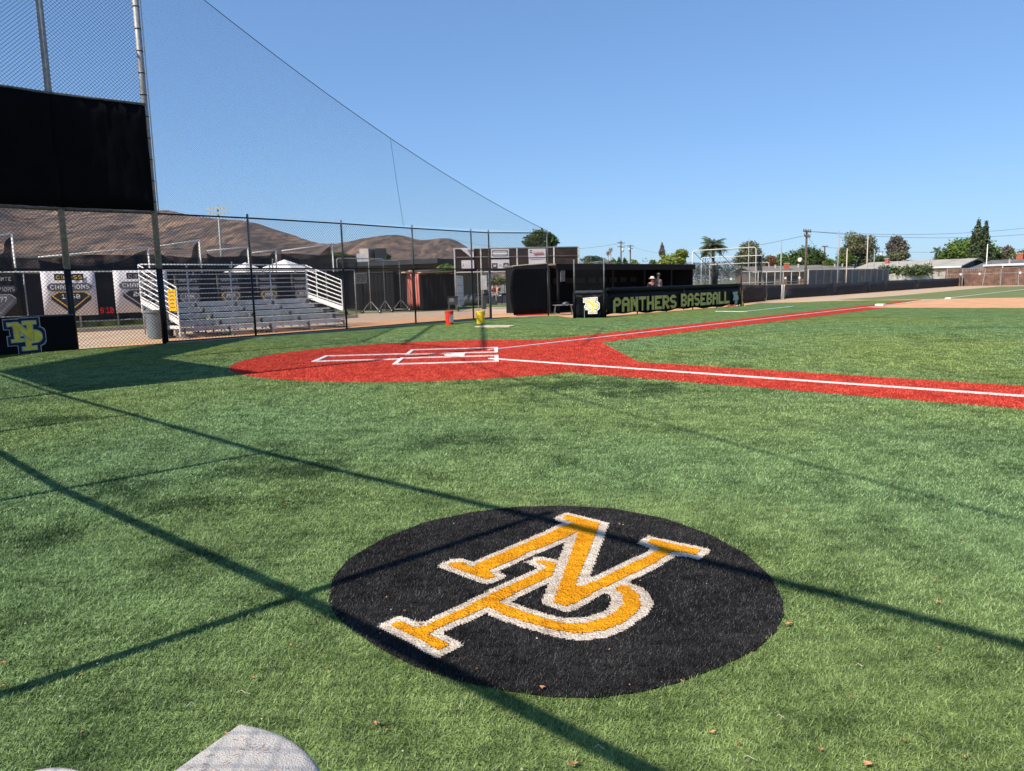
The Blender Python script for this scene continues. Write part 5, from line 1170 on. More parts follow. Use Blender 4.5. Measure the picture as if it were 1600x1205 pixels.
# hanging grey board on pipe frame
p = D(746, 421.5, 36); q = D(766, 421, 36); t = thing('pipe_stand', 'thin pipe stand with a grey board hanging behind the fence posts', 'pipe stand', ((p[0]+q[0])/2, (p[1]+q[1])/2, 0)); 
MB().tube([(p[0], p[1], 0), p, q, (q[0], q[1], 0)], .022, 6).build('frame', M['galv'], t)
c = D(756, 442, 36); zt_ = HT(430.5, c); zb_ = HT(453, c); MB().box((c[0], c[1], (zt_+zb_)/2), (.15, 0, 0), (0, .015, 0), (0, 0, (zt_-zb_)/2)).build('grey_board', M['rim_g'], t, bevel=.03)
zt_ = HT(463, c); zb_ = HT(483, c); MB().box((c[0], c[1], (zt_+max(0, zb_))/2), (.09, 0, 0), (0, .015, 0), (0, 0, (zt_-max(0, zb_))/2)).build('lower_board', M['dark_bin'], t, bevel=.03)
MB().tube([(c[0], c[1], HT(422, c)), (c[0], c[1], 0)], .012, 5).build('string', M['dark_bin'], t)
# ================================================================== houses
def house(name, lbl, x0, x1, d0, d1, ye, yr, depth, rm, wm, gable_m=None, gable='r', over=.35, cat='house', chim=None, hipl=0):
    p = D(x0, 430, d0); q = D(x1, 430, d1); p[2] = q[2] = 0; d_ = q-p; L_ = np.linalg.norm(d_); d_ /= L_; n = np.array([-d_[1], d_[0], 0]); n = n if (p-CC)@n > 0 else -n
    mid = (p+q)/2; ze = HT(ye, mid); zr = HT(yr, mid+n*depth/2); t = thing(name, lbl, cat, mid, 'houses beyond the outfield')
    E_ = lambda u, v, z: p+d_*u+n*v+np.array([0, 0, z])
    MB().prism([tuple(E_(u, v, 0)[:2]) for u, v in ((.3, .3), (L_-.3, .3), (L_-.3, depth-.3), (.3, depth-.3))], 0, ze-.08).build('wall', wm, t)
    rf = MB(); th = .14
    A = [E_(-over, -over, ze), E_(L_+over, -over, ze), E_(L_+over, depth/2, zr), E_(-over+hipl, depth/2, zr)]
    B = [E_(-over, depth+over, ze), E_(L_+over, depth+over, ze), E_(L_+over, depth/2, zr), E_(-over+hipl, depth/2, zr)]
    rf.slab(A, (0, 0, 1), th); rf.slab([A[0]*0+B[1], B[0], B[3], B[2]], (0, 0, 1), th)
    if hipl: rf.slab([A[0], A[3], B[0]], (0, 0, 1), th)
    r_ = rf.build('roof', rm, t)
    for u in (.32, L_-.32):
        gm = MB()
        if hipl and u < 1: continue
        gm.slab([E_(u, .3, ze-.1), E_(u, depth-.3, ze-.1), E_(u, depth/2, zr-.1)], d_, .05); gm.build('gable', gable_m or wm, t)
    MB().bar(E_(-over, -over-.04, ze+.02), E_(L_+over, -over-.04, ze+.02), .06, .2).build('fascia', M['white'], t)
    for k in range(3): c_ = E_(L_*(k+.7)/3.4, .26, ze*.52); MB().box(c_, d_*.7, n*.05, (0, 0, .5)).build('window', M['glass_d'], t)
    for cx_, cy_, cw, ct in (chim or []):
        c_ = ONL(cx_, p+n*depth*cy_, q+n*depth*cy_, ze, -2, 3); zt_ = HT(ct, c_); w_ = cw*math.dist(c_[:2], CC[:2])/CF/2; ch = MB().box((c_[0], c_[1], (ze-.3+zt_)/2), d_*w_, n*w_*.7, (0, 0, (zt_-ze+.3)/2)).build('chimney', M['brick'], r_)
        MB().box((c_[0], c_[1], zt_+.04), d_*w_*1.15, n*w_*.85, (0, 0, .05)).build('chimney_cap', M['concrete'], t)
    for k in range(2): c_ = E_(L_*(.35+.3*k), depth*.25, (ze+zr)/2); MB().lathe(c_, [(.12, 0), (.12, .5), (.17, .52), (.15, .6)], 8).build('vent_pipe', M['hvac'], t)
    return t
house('house', 'pale shingle roofed house with dark blue gable end', 1337, 1499, 120, 114, 419.8, 408.5, 9, M['shingle'], M['stucco_c'], M['stucco_b'], chim=[(1385.5, .35, 5, 404.5)])
house('house', 'dark grey roofed house at the right edge behind the red wooden fence', 1514, 1680, 112, 110, 420.5, 406.2, 10, M['shingle_g'], M['stucco'], hipl=1.6, chim=[(1592.5, .5, 7, 396.5)])
house('house', 'low brown roofed house with a brick chimney left of the utility pole', 1178, 1300, 108, 112, 423.5, 417, 9, M['shingle_b'], M['stucco'], chim=[(1229, .0, 6.3, 412.2)])
house('house', 'small grey roof peeking above the slatted fence', 1290, 1330, 125, 125, 421.5, 416, 8, M['shingle_g'], M['stucco_c'])
house('house', 'pink roofed house seen through the fence beside the white container door', 722, 748, 120, 120, 441.5, 431.5, 9, mat('pink_tile_roof', (.38, .25, .21), .9, scale=2, bump=.5, bscale=8), M['stucco_c'])
p = D(1563, 415.6, 104); q = D(1640, 413.8, 104); t = thing('patio_roof', 'flat cream patio roof in front of the dark grey house', 'patio roof', ((p[0]+q[0])/2, (p[1]+q[1])/2, 0))
zc_ = (p[2]); MB().box(((p[0]+q[0])/2, (p[1]+q[1])/2+1.5, zc_+.12), (q-p)/2*np.array([1, 1, 0]), (0, 1.6, 0), (0, 0, .12)).build('slab', M['canopy'], t)
for f in (.05, .95): MB().tube([(*(p*(1-f)+q*f)[:2], 0), (*(p*(1-f)+q*f)[:2], zc_)], .06, 6).build('post', M['white'], t)
MB().box(((p[0]+q[0])/2, (p[1]+q[1])/2+3, zc_/2), (q-p)/2*np.array([1, 1, 0])*.95, (0, .1, 0), (0, 0, zc_/2)).build('wall', M['stucco'], t)
# wooden fences, white wall
def woodfence(lbl, x0, x1, d0, d1, yt, m, slats=.2, zb=0.):
    p = D(x0, 430, d0); q = D(x1, 430, d1); p[2] = q[2] = 0; L_ = float(np.linalg.norm(q-p)); d_ = (q-p)/L_; n = np.array([-d_[1], d_[0], 0]); h = HT(yt, (p+q)/2); t = thing('wooden_fence', lbl, 'fence', p, 'wooden garden fences'); b_ = MB(); k = int(L_/slats)
    for i in range(k): P_ = p+d_*(L_*(i+.5)/k); b_.box((P_[0]+n[0]*.01*(i % 2), P_[1]+n[1]*.01*(i % 2), h/2+random.uniform(-.02, .02)), d_*(L_/k*.46), n*.012, (0, 0, h/2))
    b_.build('planks', m, t); r_ = MB()
    for z in (.4, h-.35): r_.bar(p+n*.06+np.array([0, 0, z]), q+n*.06+np.array([0, 0, z]), .05, .09)
    r_.build('rail', m, t); return t
woodfence('red-brown wooden fence behind the outfield fence on the right', 1476.5, 1680, 103, 101, 418.6, M['wood_r'])
woodfence('weathered grey-brown wooden fence below the pale shingle roof', 1392, 1477, 99, 104, 422.5, M['wood_g'])
p = D(1388, 430, 95); q = D(1476, 430, 99); p[2] = q[2] = 0; h = HT(428.5, p); m_ = MB(); k = 24
for i in range(k): P_ = p*(1-(i+.5)/k)+q*(i+.5)/k; hh = h*(1+.08*math.sin(i*1.7)+.06*math.sin(i*4.1)); m_.box((P_[0], P_[1], hh/2), (q-p)/k/2*.99, (0, .12, 0), (0, 0, hh/2))
tag(m_.build('white_wall', mat('flaking_white_wall', (.62, .58, .50), .9, scale=2.2, col2=(.30, .26, .20), var=.3), None), 'flaking white wall below the weathered wooden fence', 'wall')
pf2 = thing('wire_fence', 'thin wire fence with pale posts in front of the red wooden fence', 'fence', D(1476, 440, 98)*np.array([1, 1, 0])); fm = MB()
for x in (1480, 1504, 1536, 1564, 1592, 1625): q = D(x, 430, 98); fm.tube([(q[0], q[1], 0), (q[0]+(.25 if x == 1536 else 0), q[1], HT(419.5, q))], .04, 6)
for z in (2.0, 1.4): a_ = D(1478, 430, 98); b_ = D(1640, 430, 98); fm.tube([(a_[0], a_[1], z), (b_[0], b_[1], z)], .018, 5)
fm.build('wires', M['galv'], pf2)
for i, (x, y, dist) in enumerate(((1501, 428.8, 97.8), (1530.5, 427.9, 97.8), (1594, 426.3, 97.8), (1227, 434.6, 61), (1249, 434.0, 61), (1142, 436, 60.5))):
    c = D(x, y, dist); w_ = .13 if dist > 80 else .09; tag(MB().lathe(c, [(w_, 0), (w_, .03)], 10, axis=(0, -1, 0)).build('marker_plate', M['white']), {1501: 'left round white plate on the wire before the red wooden fence', 1530: 'middle round white plate on the wire before the red fence', 1594: 'rightmost round white plate near the right edge', 1227: 'white plate on the pipe fence right of the gate posts', 1249: 'white plate just left of the tall weathered utility pole', 1142: 'white plate behind the end of the lettered padding'}[int(x)], 'marker plate', 'white plates on the far fences')
# ================================================================== trees
def crown_mesh(name, lobes, n, ls, m, parent, flat=.5, inner=.25, droop=0.):
    """many leaf-sized faces through a set of ellipsoid lobes (c, rx, ry, rz)"""
    vol = np.array([l[1]*l[2]*l[3] for l in lobes])**.75; cnt = np.maximum(20, (n*vol/vol.sum()).astype(int)); V_ = []; F_ = []; Rn = []
    for (c, rx, ry, rz), k in zip(lobes, cnt):
        u = rng.normal(size=(k, 3)); u /= np.linalg.norm(u, axis=1)[:, None]; r_ = (1-(inner+.12)*rng.random(k)**1.3*2.4).clip(.1, 1)*(1+.10*rng.normal(size=k)).clip(.7, 1.25)*(1+.12*np.sin(u[:, 0]*7+u[:, 2]*5+c[0]))
        P_ = np.array(c)+u*r_[:, None]*np.array([rx, ry, rz]); shade = rng.random()
        for j in range(k):
            a = rng.normal(size=3); a[2] *= flat; a /= np.linalg.norm(a); b = np.cross(a, u[j]+rng.normal(size=3)*.5); b /= np.linalg.norm(b)+1e-9; s_ = ls*rng.uniform(.55, 1.25)
            o = len(V_)*1; o = len(V_); V_ += [P_[j]-a*s_*.5-b*s_*.3, P_[j]+a*s_*.5-b*s_*.25, P_[j]+a*s_*.35+b*s_*.35-np.array([0, 0, droop*s_]), P_[j]-a*s_*.4+b*s_*.3-np.array([0, 0, droop*s_])]
            F_.append((o, o+1, o+2, o+3)); Rn.append(min(1, max(0, shade*.5+rng.random()*.5+.0)))
    mb_ = MB(); mb_.v = [tuple(map(float, v)) for v in V_]; mb_.f = F_; mb_.m = [0]*len(F_)
    return mb_.build(name, m, parent, fix=False, rnd=Rn)
LM = {'dk': leafmat('dark_leaves', (.025, .048, .014), (.10, .15, .038)), 'md': leafmat('green_leaves', (.05, .09, .016), (.18, .26, .05)), 'lt': leafmat('yellow_green_leaves', (.09, .13, .025), (.30, .34, .07)),
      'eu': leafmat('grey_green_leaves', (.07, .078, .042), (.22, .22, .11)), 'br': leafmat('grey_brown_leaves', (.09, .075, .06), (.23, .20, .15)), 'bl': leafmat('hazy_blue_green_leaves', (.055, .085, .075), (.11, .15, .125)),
      'cy': leafmat('cypress_leaves', (.028, .042, .018), (.09, .115, .042), .1), 'or': leafmat('orange_brown_leaves', (.16, .06, .03), (.30, .13, .06)), 'iv': leafmat('ivy_leaves', (.03, .05, .015), (.13, .17, .06)), 'fr': leafmat('palm_fronds', (.035, .055, .025), (.13, .16, .08), .15), 'dry': leafmat('dry_palm_leaves', (.16, .12, .06), (.34, .27, .15), .15)}
def tree(lbl, x0, x1, yt, yb, dist, m, n=2600, lobes=9, ls=None, name='tree', cat='tree', group='trees beyond the field', trunk=True, shape='round', inner=.25, seed=None, flat=.5, gap=.5):
    rs = np.random.default_rng(seed or int(x0*7+x1)); xc = (x0+x1)/2; c = D(xc, 430, dist); c[2] = 0; zt_ = HT(yt, c); zb_ = max(.2, HT(yb, c)); w_ = (x1-x0)*dist/CF/2; t = thing(name, lbl, cat, c, group); H_ = zt_-zb_; L_ = []
    if shape == 'round':
        for i in range(lobes):
            a = rs.uniform(0, 6.28); rr = rs.uniform(.25, .62)*w_; zz = rs.uniform(.22, .80); k = math.sqrt(max(.15, 1-(2*zz-1)**2)); s_ = rs.uniform(.30, .48)
            L_.append(((c[0]+rr*k*math.cos(a)*1.0, c[1]+rr*k*math.sin(a), zb_+H_*zz), w_*s_, w_*s_, H_*s_*.58))
        L_.append(((c[0], c[1], zb_+H_*.5), w_*.72, w_*.7, H_*.40)); L_.append(((c[0], c[1], zt_-H_*.26), w_*.42, w_*.4, H_*.26))
        L_.append(((c[0]-w_*.62, c[1], zb_+H_*.4), w_*.38, w_*.4, H_*.26)); L_.append(((c[0]+w_*.62, c[1], zb_+H_*.42), w_*.38, w_*.4, H_*.26))
    elif shape == 'dome':
        L_ = [((c[0], c[1], zb_+H_*.30), w_*.99, w_*.9, H_*.70), ((c[0], c[1], zb_+H_*.2), w_*.9, w_*.8, H_*.45)]
    elif shape == 'loose':
        for i in range(lobes):
            u_ = rs.uniform(-1, 1); zz = rs.uniform(.12, .92); lim = 1-.45*abs(zz-.5)*2; s_ = rs.uniform(.20, .36); L_.append(((c[0]+u_*w_*.72*lim, c[1]+rs.uniform(-.4, .4)*w_, zb_+H_*zz), w_*s_, w_*s_*1.1, H_*s_*.62))
        L_.append(((c[0], c[1], zb_+H_*.45), w_*.5, w_*.5, H_*.34))
    elif shape == 'cone':
        for i in range(9):
            f = i/8; r_ = w_*(1-f*.93)**.62*(.98 if i else .8); L_.append(((c[0]+rs.uniform(-.08, .08)*w_, c[1], zb_+H_*(.06+.88*f)), r_, r_, H_*.12))
    elif shape == 'hedge':
        for i in range(lobes): f = (i+.5)/lobes; s_ = rs.uniform(.6, 1.05); L_.append(((c[0]-w_+2*w_*f, c[1]+rs.uniform(-.5, .5), zb_+H_*.42*s_), 2*w_/lobes*.9, 1.2, H_*.55*s_))
    ls = ls or max(.22, dist*.0028)
    crown_mesh('crown', L_, int(n*1.9), ls*.74, m, t, inner=inner, flat=flat)
    if trunk:
        tr = MB(); r0 = max(.15, w_*.07); top = zb_+H_*.62; lean = rs.uniform(-.06, .06)*w_
        tr.tube([(c[0], c[1], 0), (c[0]+lean*.4, c[1], zb_*.6), (c[0]+lean, c[1], zb_+H_*.25), (c[0]+lean*1.5, c[1], top)], [r0*1.3, r0, r0*.75, r0*.25], 8)
        for i in range(5):
            L0 = L_[int(rs.integers(0, len(L_)))][0]; z0 = zb_*.8+H_*.1+rs.uniform(0, .2)*H_; tr.tube([(c[0]+lean*.8, c[1], z0), ((c[0]+L0[0])/2, (c[1]+L0[1])/2, (z0+L0[2])/2+.1*H_*.3), L0], [r0*.5, r0*.35, r0*.12], 6)
        tr.build('trunk', M['bark'], t, smooth=True)
    return t
tree('dense round dark green tree rising behind the banner wall', 818, 874, 361, 392, 105, LM['dk'], 5200, 11, ls=.42, inner=.2)
tree('bright yellow-green bushy tree just left of the white frames', 1024, 1080, 391, 420, 85, LM['lt'], 4200, 14, ls=.28, shape='loose', trunk=True)
tree('small dark conical treetop above the yellow-green tree', 1029, 1040, 379.5, 400, 150, LM['br'], 500, shape='cone')
tree('broad dark grey-green tree behind the white pipe frames', 1146, 1193, 376.5, 423, 120, LM['eu'], 4600, 16, ls=.36, shape='round')
tree('mixed green tree with lower crown right of the pipe frames', 1190, 1213, 398, 420, 150, LM['eu'], 1500, 6)
tree('small orange-brown leafed tree left of the dome shaped tree', 1200, 1212, 400, 418, 140, LM['or'], 700, 5)
tree('small dark green tree between orange tree and dome tree', 1209, 1236, 396, 419, 145, LM['md'], 1700, 7)
tree('wide dome shaped dark green tree behind the utility pole', 1232, 1289, 386.3, 418, 135, LM['dk'], 6500, shape='dome', ls=.40, inner=.06)
tree('low green bush right of the dome shaped tree', 1285, 1306, 405, 419, 130, LM['md'], 1200, 6)
tree('large loose grey-green eucalyptus between two thin poles', 1314, 1374, 366.5, 418, 130, LM['eu'], 5200, 26, ls=.36, shape='loose')
tree('low green tree at the left foot of the large eucalyptus', 1308, 1335, 395, 418, 128, LM['md'], 1700, 8)
tree('dark low tree at the right foot of the large eucalyptus', 1362, 1386, 398, 420, 135, LM['dk'], 1300, 7)
tree('grey-brown leafed tree above the pale house chimney', 1383, 1417, 370.5, 408, 140, LM['br'], 2600, 18, ls=.36, shape='loose')
tree('low green tree growing under the grey-brown tree', 1390, 1419, 391, 408, 138, LM['eu'], 1300, 8)
tree('large bright green round tree behind the twin cypresses', 1466, 1552, 371, 418, 128, LM['md'], 9000, 20, ls=.42)
tree('left and taller of the twin dark cypress spires', 1512, 1536, 345, 416, 120, LM['cy'], 3800, shape='cone', ls=.34, name='cypress')
tree('right and shorter of the twin dark cypress spires', 1525, 1546, 347, 416, 121, LM['cy'], 3600, shape='cone', ls=.34, name='cypress')
tree('small grey-green tree right of the cypresses', 1566, 1581, 383, 404, 160, LM['br'], 900, 7)
tree('bright green tree cut by the right edge of the photo', 1582, 1640, 386, 410, 130, LM['lt'], 3000, 12)
tree('low green shrubs left of the patio roof', 1553, 1572, 396, 410, 130, LM['eu'], 1200, 7, trunk=False, cat='shrub')
tree('sprawling ivy bush over the weathered fence', 1380, 1450, 412.5, 432, 97, LM['iv'], 3600, 13, ls=.30, shape='hedge', trunk=False, name='ivy_bush', cat='bush')
tree('dark bush behind the flat roof left of the air conditioner', 502, 556, 394.5, 406, 88, LM['dk'], 2200, 8, trunk=False, name='bush', cat='bush')
tree('small dark bush behind the flat roof right of the air conditioner', 598, 612, 396, 406, 88, LM['dk'], 700, 5, trunk=False, name='bush', cat='bush')
tree('green bush above the rusty container edge', 676, 722, 412, 434, 64, LM['md'], 2600, 9, ls=.22, trunk=False, name='bush', cat='bush')
tree('long green hedge seen through the fence opening', 752, 806, 428, 444, 110, LM['eu'], 3000, 9, shape='hedge', trunk=False, name='hedge', cat='hedge')
tree('olive green hedge on the far ground behind the dugout roof', 900, 960, 404, 424, 95, LM['eu'], 2600, 10, shape='hedge', trunk=False, name='hedge', cat='hedge')
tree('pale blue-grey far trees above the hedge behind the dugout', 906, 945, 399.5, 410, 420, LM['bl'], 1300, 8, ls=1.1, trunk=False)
for i, (x0, x1, yt, m_) in enumerate(((952, 966, 403, 'md'), (963, 972, 401, 'dk'), (971, 982, 402, 'dk'), (980, 1000, 405, 'md'), (1012, 1028, 406, 'dk'))):
    tree(('low mid green tree right of the two small palms', 'dark treetop just left of the tall double armed pole', 'dark treetop between the two distant utility poles', 'pale green low tree right of the distant utility poles', 'low dark tree at the left foot of the yellow-green tree')[i], x0, x1, yt, 424, 200, LM[m_], 500, 5, ls=.6, trunk=False)
# far-off hazy tree belt
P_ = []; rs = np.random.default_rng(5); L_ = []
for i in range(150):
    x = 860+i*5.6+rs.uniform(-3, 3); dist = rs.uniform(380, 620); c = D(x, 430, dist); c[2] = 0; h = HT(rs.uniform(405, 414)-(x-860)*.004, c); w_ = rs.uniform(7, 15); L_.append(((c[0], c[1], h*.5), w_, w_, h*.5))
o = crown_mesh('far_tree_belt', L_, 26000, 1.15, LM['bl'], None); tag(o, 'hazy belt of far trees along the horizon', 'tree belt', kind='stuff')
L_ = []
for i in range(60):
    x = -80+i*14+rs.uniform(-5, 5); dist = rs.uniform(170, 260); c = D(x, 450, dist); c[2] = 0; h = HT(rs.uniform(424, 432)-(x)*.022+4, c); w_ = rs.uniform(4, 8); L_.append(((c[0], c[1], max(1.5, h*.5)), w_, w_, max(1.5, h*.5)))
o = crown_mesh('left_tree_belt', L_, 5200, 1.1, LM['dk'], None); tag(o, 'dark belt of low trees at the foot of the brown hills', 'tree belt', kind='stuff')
# palms
def palm(lbl, x, yc, dist, rpx, n=26, dry=False, base=True, name='palm_tree', fan=False, up=.6, mt=None):
    c = D(x, yc, dist); r_ = rpx*dist/CF; t = thing(name, lbl, 'palm tree', (c[0], c[1], 0), 'palm trees on the skyline')
    MB().tube([(c[0], c[1], 0), (c[0]+.1, c[1], c[2]*.5), (c[0], c[1], c[2])], [r_*.10, r_*.08, r_*.085], 9).build('trunk', M['bark_p'], t, smooth=True)
    V_ = []; F_ = []; Rn = []; rs = np.random.default_rng(int(x))
    for i in range(n):
        az = rs.uniform(0, 6.28); el = rs.uniform(-.35, 1.25) if not fan else rs.uniform(-1.2, 1.4); L0 = r_*rs.uniform(.8, 1.1); d_ = np.array([math.cos(az), math.sin(az), 0]); pr_ = c; k = 9; side = np.array([-d_[1], d_[0], 0]); sh = rs.random()
        for j in range(1, k+1):
            f = j/k; e = el-f*f*(1.5 if not fan else .5); q = pr_+(d_*math.cos(e)+np.array([0, 0, math.sin(e)]))*L0/k
            for s_ in (-1, 1):
                for h_ in (0, .5):
                    b = pr_*(1-h_)+q*h_; wl = L0*.30*math.sin(math.pi*min(.97, f*.85+.12)); tip = b+side*s_*wl*.75+np.array([0, 0, -wl*.55])+d_*wl*.35; o = len(V_)
                    V_ += [b, b+(q-pr_)*.42, tip+(q-pr_)*.12, tip]; F_.append((o, o+1, o+2, o+3)); Rn.append(min(1, sh*.5+rs.random()*.5))
            o = len(V_); V_ += [pr_-side*.03, pr_+side*.03, q+side*.03, q-side*.03]; F_.append((o, o+1, o+2, o+3)); Rn.append(.7); pr_ = q
    mb_ = MB(); mb_.v = [tuple(map(float, v)) for v in V_]; mb_.f = F_; mb_.m = [0]*len(F_); mb_.build('fronds', mt or LM['dry' if dry else 'fr'], t, fix=False, rnd=Rn); return t
palm('big feathery palm tree rising behind the white pipe frames', 1114, 386, 125, 27, n=58)
palm('smaller palm with pinkish trunk left of the big palm', 1102, 398, 140, 10, n=22)
palm('left and lower of two tiny fan palms behind the dugout', 950.3, 396, 260, 4.6, n=46, fan=True, dry=True)
palm('right and higher of two tiny fan palms behind the dugout', 954.3, 390.5, 270, 4.8, n=46, fan=True, dry=True)
palm('small drooping palm left of the large bright green tree', 1464, 390, 170, 8, n=20)
palm('thin fan topped palm in front of the large eucalyptus', 1322.3, 385.5, 125, 5.5, n=34, fan=True)
# ================================================================== poles and wires
def upole(lbl, x, yt, dist, arms, trans=None, lean=0):
    c = D(x, 430, dist); c[2] = 0; h = HT(yt, c); t = thing('utility_pole', lbl, 'utility pole', c, 'utility poles'); r_ = max(.15, dist*.0011)
    MB().tube([c, (c[0]+lean, c[1], h)], [r_*1.1, r_*.8], 8).build('pole', M['pole_w'], t, smooth=True); tops = []
    for ya, wpx, tilt in arms:
        z = HT(ya, c); w_ = wpx*dist/CF/2; MB().bar((c[0]-w_, c[1]-.15, z-tilt*w_), (c[0]+w_, c[1]-.15, z+tilt*w_), .14, .18).build('crossarm', M['pole_w'], t); im = MB()
        for f in (-.9, -.4, .4, .9): im.lathe((c[0]+w_*f, c[1]-.15, z+tilt*w_*f+.09), [(.04, 0), (.06, .08), (.03, .22)], 6)
        im.build('insulator', M['pole_w'], t); tops.append([(c[0]+w_*f, c[1]-.15, z+.35) for f in (-.9, .9)])
    if trans: z = HT(trans[1], c); MB().lathe((c[0]+trans[0]*dist/CF, c[1]-.2, z-.5), [(.05, -.1), (.34, 0), (.36, .9), (.05, 1.05)], 10).build('transformer', M['insul'], t, smooth=True)
    return tops
u1 = upole('tall double-armed utility pole left above the dugout roof', 970.5, 376.5, 230, [(379.5, 11, -.12), (386, 11, -.1)], (2.6, 391))
u2 = upole('shorter utility pole with one arm right of the double-armed one', 985, 383, 260, [(384.5, 10, 0), (388.3, 8, -.1)], (-1.8, 390))
u3 = upole('tall weathered utility pole in front of the dome shaped tree', 1258.6, 359.5, 95, [(362, 11, -.08), (369.5, 9, -.2)])
u4 = upole('distant T-shaped utility pole right of the dome shaped tree', 1287.3, 384.5, 210, [(385.3, 9, 0)])
u5 = upole('small distant pole with white lamp right of the eucalyptus', 1365.5, 386.5, 180, [(387.5, 12, .0)], (0, 391))
u6 = upole('short distant pole with transformer beside the grey-brown tree', 1375, 394, 210, [(395, 5, 0)], (-.6, 398))
u7 = upole('distant utility pole between the cypresses and the right edge', 1563.5, 386.5, 200, [(391, 5, .0)])
def tallpole(lbl, x, yt, yb, dist, r_=.06, m='galv'):
    c = D(x, yb, dist); c[2] = 0; o = MB().tube([c, (c[0], c[1], HT(yt, c))], [r_, r_*.6], 7).build('net_pole', M[m], None, smooth=True); tag(o, lbl, 'pole', 'tall thin poles behind the outfield')
tallpole('tall thin pole standing behind the gate posts of the low fence', 1219.5, 376, 446, 62, .07); tallpole('tall thin pole crossing the dark grey-green tree', 1169, 372, 446, 75, .06)
tallpole('tallest thin pole at the left side of the slatted fence', 1308.3, 360.5, 443, 66, .06); tallpole('tall pole crossing the large eucalyptus', 1353.5, 369, 441, 74, .065, 'hvac')
tallpole('shorter pale pole under the thin fan topped palm', 1322, 388, 442, 68, .06, 'hvac'); tallpole('short white pole with a round lamp in front of the fence', 1365.5, 391, 418, 118, .08); tallpole('white pole in front of the right cypress', 1542.3, 381.5, 398, 113, .08, 'white_pipe')
# floodlight heads on the two field poles
for x, y, dist in ((1252, 405, 95), ):
    c = D(x, y, dist); tag(MB().lathe(c, [(.08, 0), (.22, .1), (.26, .35)], 10, axis=(-.8, -.5, -.2)).build('lamp_head', M['white']), 'white street lamp head held out left of the tall utility pole', 'lamp')
wi = []
def wire(lbl, p, q, sag, r_=.022):
    pts = [np.array(p)*(1-f)+np.array(q)*f-np.array([0, 0, 4*sag*f*(1-f)]) for f in np.linspace(0, 1, 15)]; tag(MB().tube(pts, r_, 4).build('overhead_wire', M['galv_d']), lbl, 'wire', 'overhead wires')
wire('upper wire from the tall weathered pole towards the right edge', D(1254, 361, 95), D(1760, 330, 150), 1.6); wire('second wire from the tall weathered pole towards the right edge', D(1262, 361.5, 95), D(1760, 344, 152), 1.6)
wire('wire from the tall weathered pole to the distant T-shaped pole', D(1262, 369, 95), D(1287, 385, 210), 1.0); wire('low wire running behind the eucalyptus to the right', D(1287, 386, 210), D(1760, 372, 220), 2.2, .035)
wire('wire between the two distant poles above the dugout', D(970.5, 379, 230), D(985, 384, 260), .6, .04); wire('wire leaving the double-armed pole to the left', D(970.5, 380, 230), D(700, 372, 250), 3, .04)
wire('long wire from the shorter distant pole to the tall weathered pole', D(985, 384, 260), D(1254, 369, 95), 2.5, .025)
# ================================================================== hills
hx = [-700, -400, -120, 0, 60, 120, 180, 240, 265, 300, 340, 380, 405, 430, 455, 480, 500, 520, 540, 560, 580, 600, 620, 632, 645, 655, 672, 690, 702, 715, 735, 760, 800, 850, 920, 1000]
hy = [330, 312, 306, 312, 318, 322, 325, 326.5, 327.5, 335, 340.5, 343.5, 349, 357, 365, 374, 379, 379.5, 377, 372.5, 369, 366.2, 365.6, 367.5, 371, 374, 373.5, 371.5, 372.0, 376, 388, 402, 418, 430, 437, 440]
def mathill():
    m = bpy.data.materials.new('dry_hillside'); m.use_nodes = True; n = m.node_tree; L = n.links; b = n.nodes['Principled BSDF']; b.inputs['Roughness'].default_value = .95; b.inputs['Specular IOR Level'].default_value = .1
    g = n.nodes.new('ShaderNodeNewGeometry')
    def nz(sc, det, dist=0.):
        t = n.nodes.new('ShaderNodeTexNoise'); t.inputs['Scale'].default_value = sc; t.inputs['Detail'].default_value = det; t.inputs['Distortion'].default_value = dist; t.inputs['Roughness'].default_value = .66; mp = n.nodes.new('ShaderNodeMapping'); mp.inputs['Scale'].default_value = (1, .16, .35); L.new(g.outputs['Position'], mp.inputs['Vector']); L.new(mp.outputs[0], t.inputs['Vector']); return t.outputs[0]
    r = n.nodes.new('ShaderNodeValToRGB'); e = r.color_ramp.elements; e[0].position = .38; e[0].color = (.080, .058, .048, 1); e[1].position = .66; e[1].color = (.32, .19, .12, 1); x = e.new(.52); x.color = (.165, .115, .090, 1)
    L.new(nz(.038, 9, .5), r.inputs[0]); s_ = n.nodes.new('ShaderNodeValToRGB'); s_.color_ramp.elements[0].position = .50; s_.color_ramp.elements[0].color = (0, 0, 0, 1); s_.color_ramp.elements[1].position = .60; s_.color_ramp.elements[1].color = (1, 1, 1, 1)
    L.new(nz(.11, 6, .2), s_.inputs[0]); mx = n.nodes.new('ShaderNodeMix'); mx.data_type = 'RGBA'; L.new(s_.outputs[0], mx.inputs[0]); L.new(r.outputs[0], mx.inputs[6]); mx.inputs[7].default_value = (.050, .050, .045, 1)
    m2 = n.nodes.new('ShaderNodeMix'); m2.data_type = 'RGBA'; m2.inputs[0].default_value = .95; L.new(r.outputs[0], m2.inputs[6]); L.new(mx.outputs[2], m2.inputs[7]); L.new(m2.outputs[2], b.inputs['Base Color'])
    bp = n.nodes.new('ShaderNodeBump'); bp.inputs['Strength'].default_value = 1.; bp.inputs['Distance'].default_value = 12; L.new(nz(.035, 9), bp.inputs['Height']); L.new(bp.outputs[0], b.inputs['Normal']); return m
def fbm(x, y, oct=5):
    v = 0; a = 1; f = 1
    for o_ in range(oct):
        v += a*math.sin(x*f*1.3+1.7*math.sin(y*f*1.1+o_*2.1)+o_)*math.cos(y*f*1.2+1.3*math.sin(x*f*.9+o_*1.3)); a *= .5; f *= 2.05
    return v
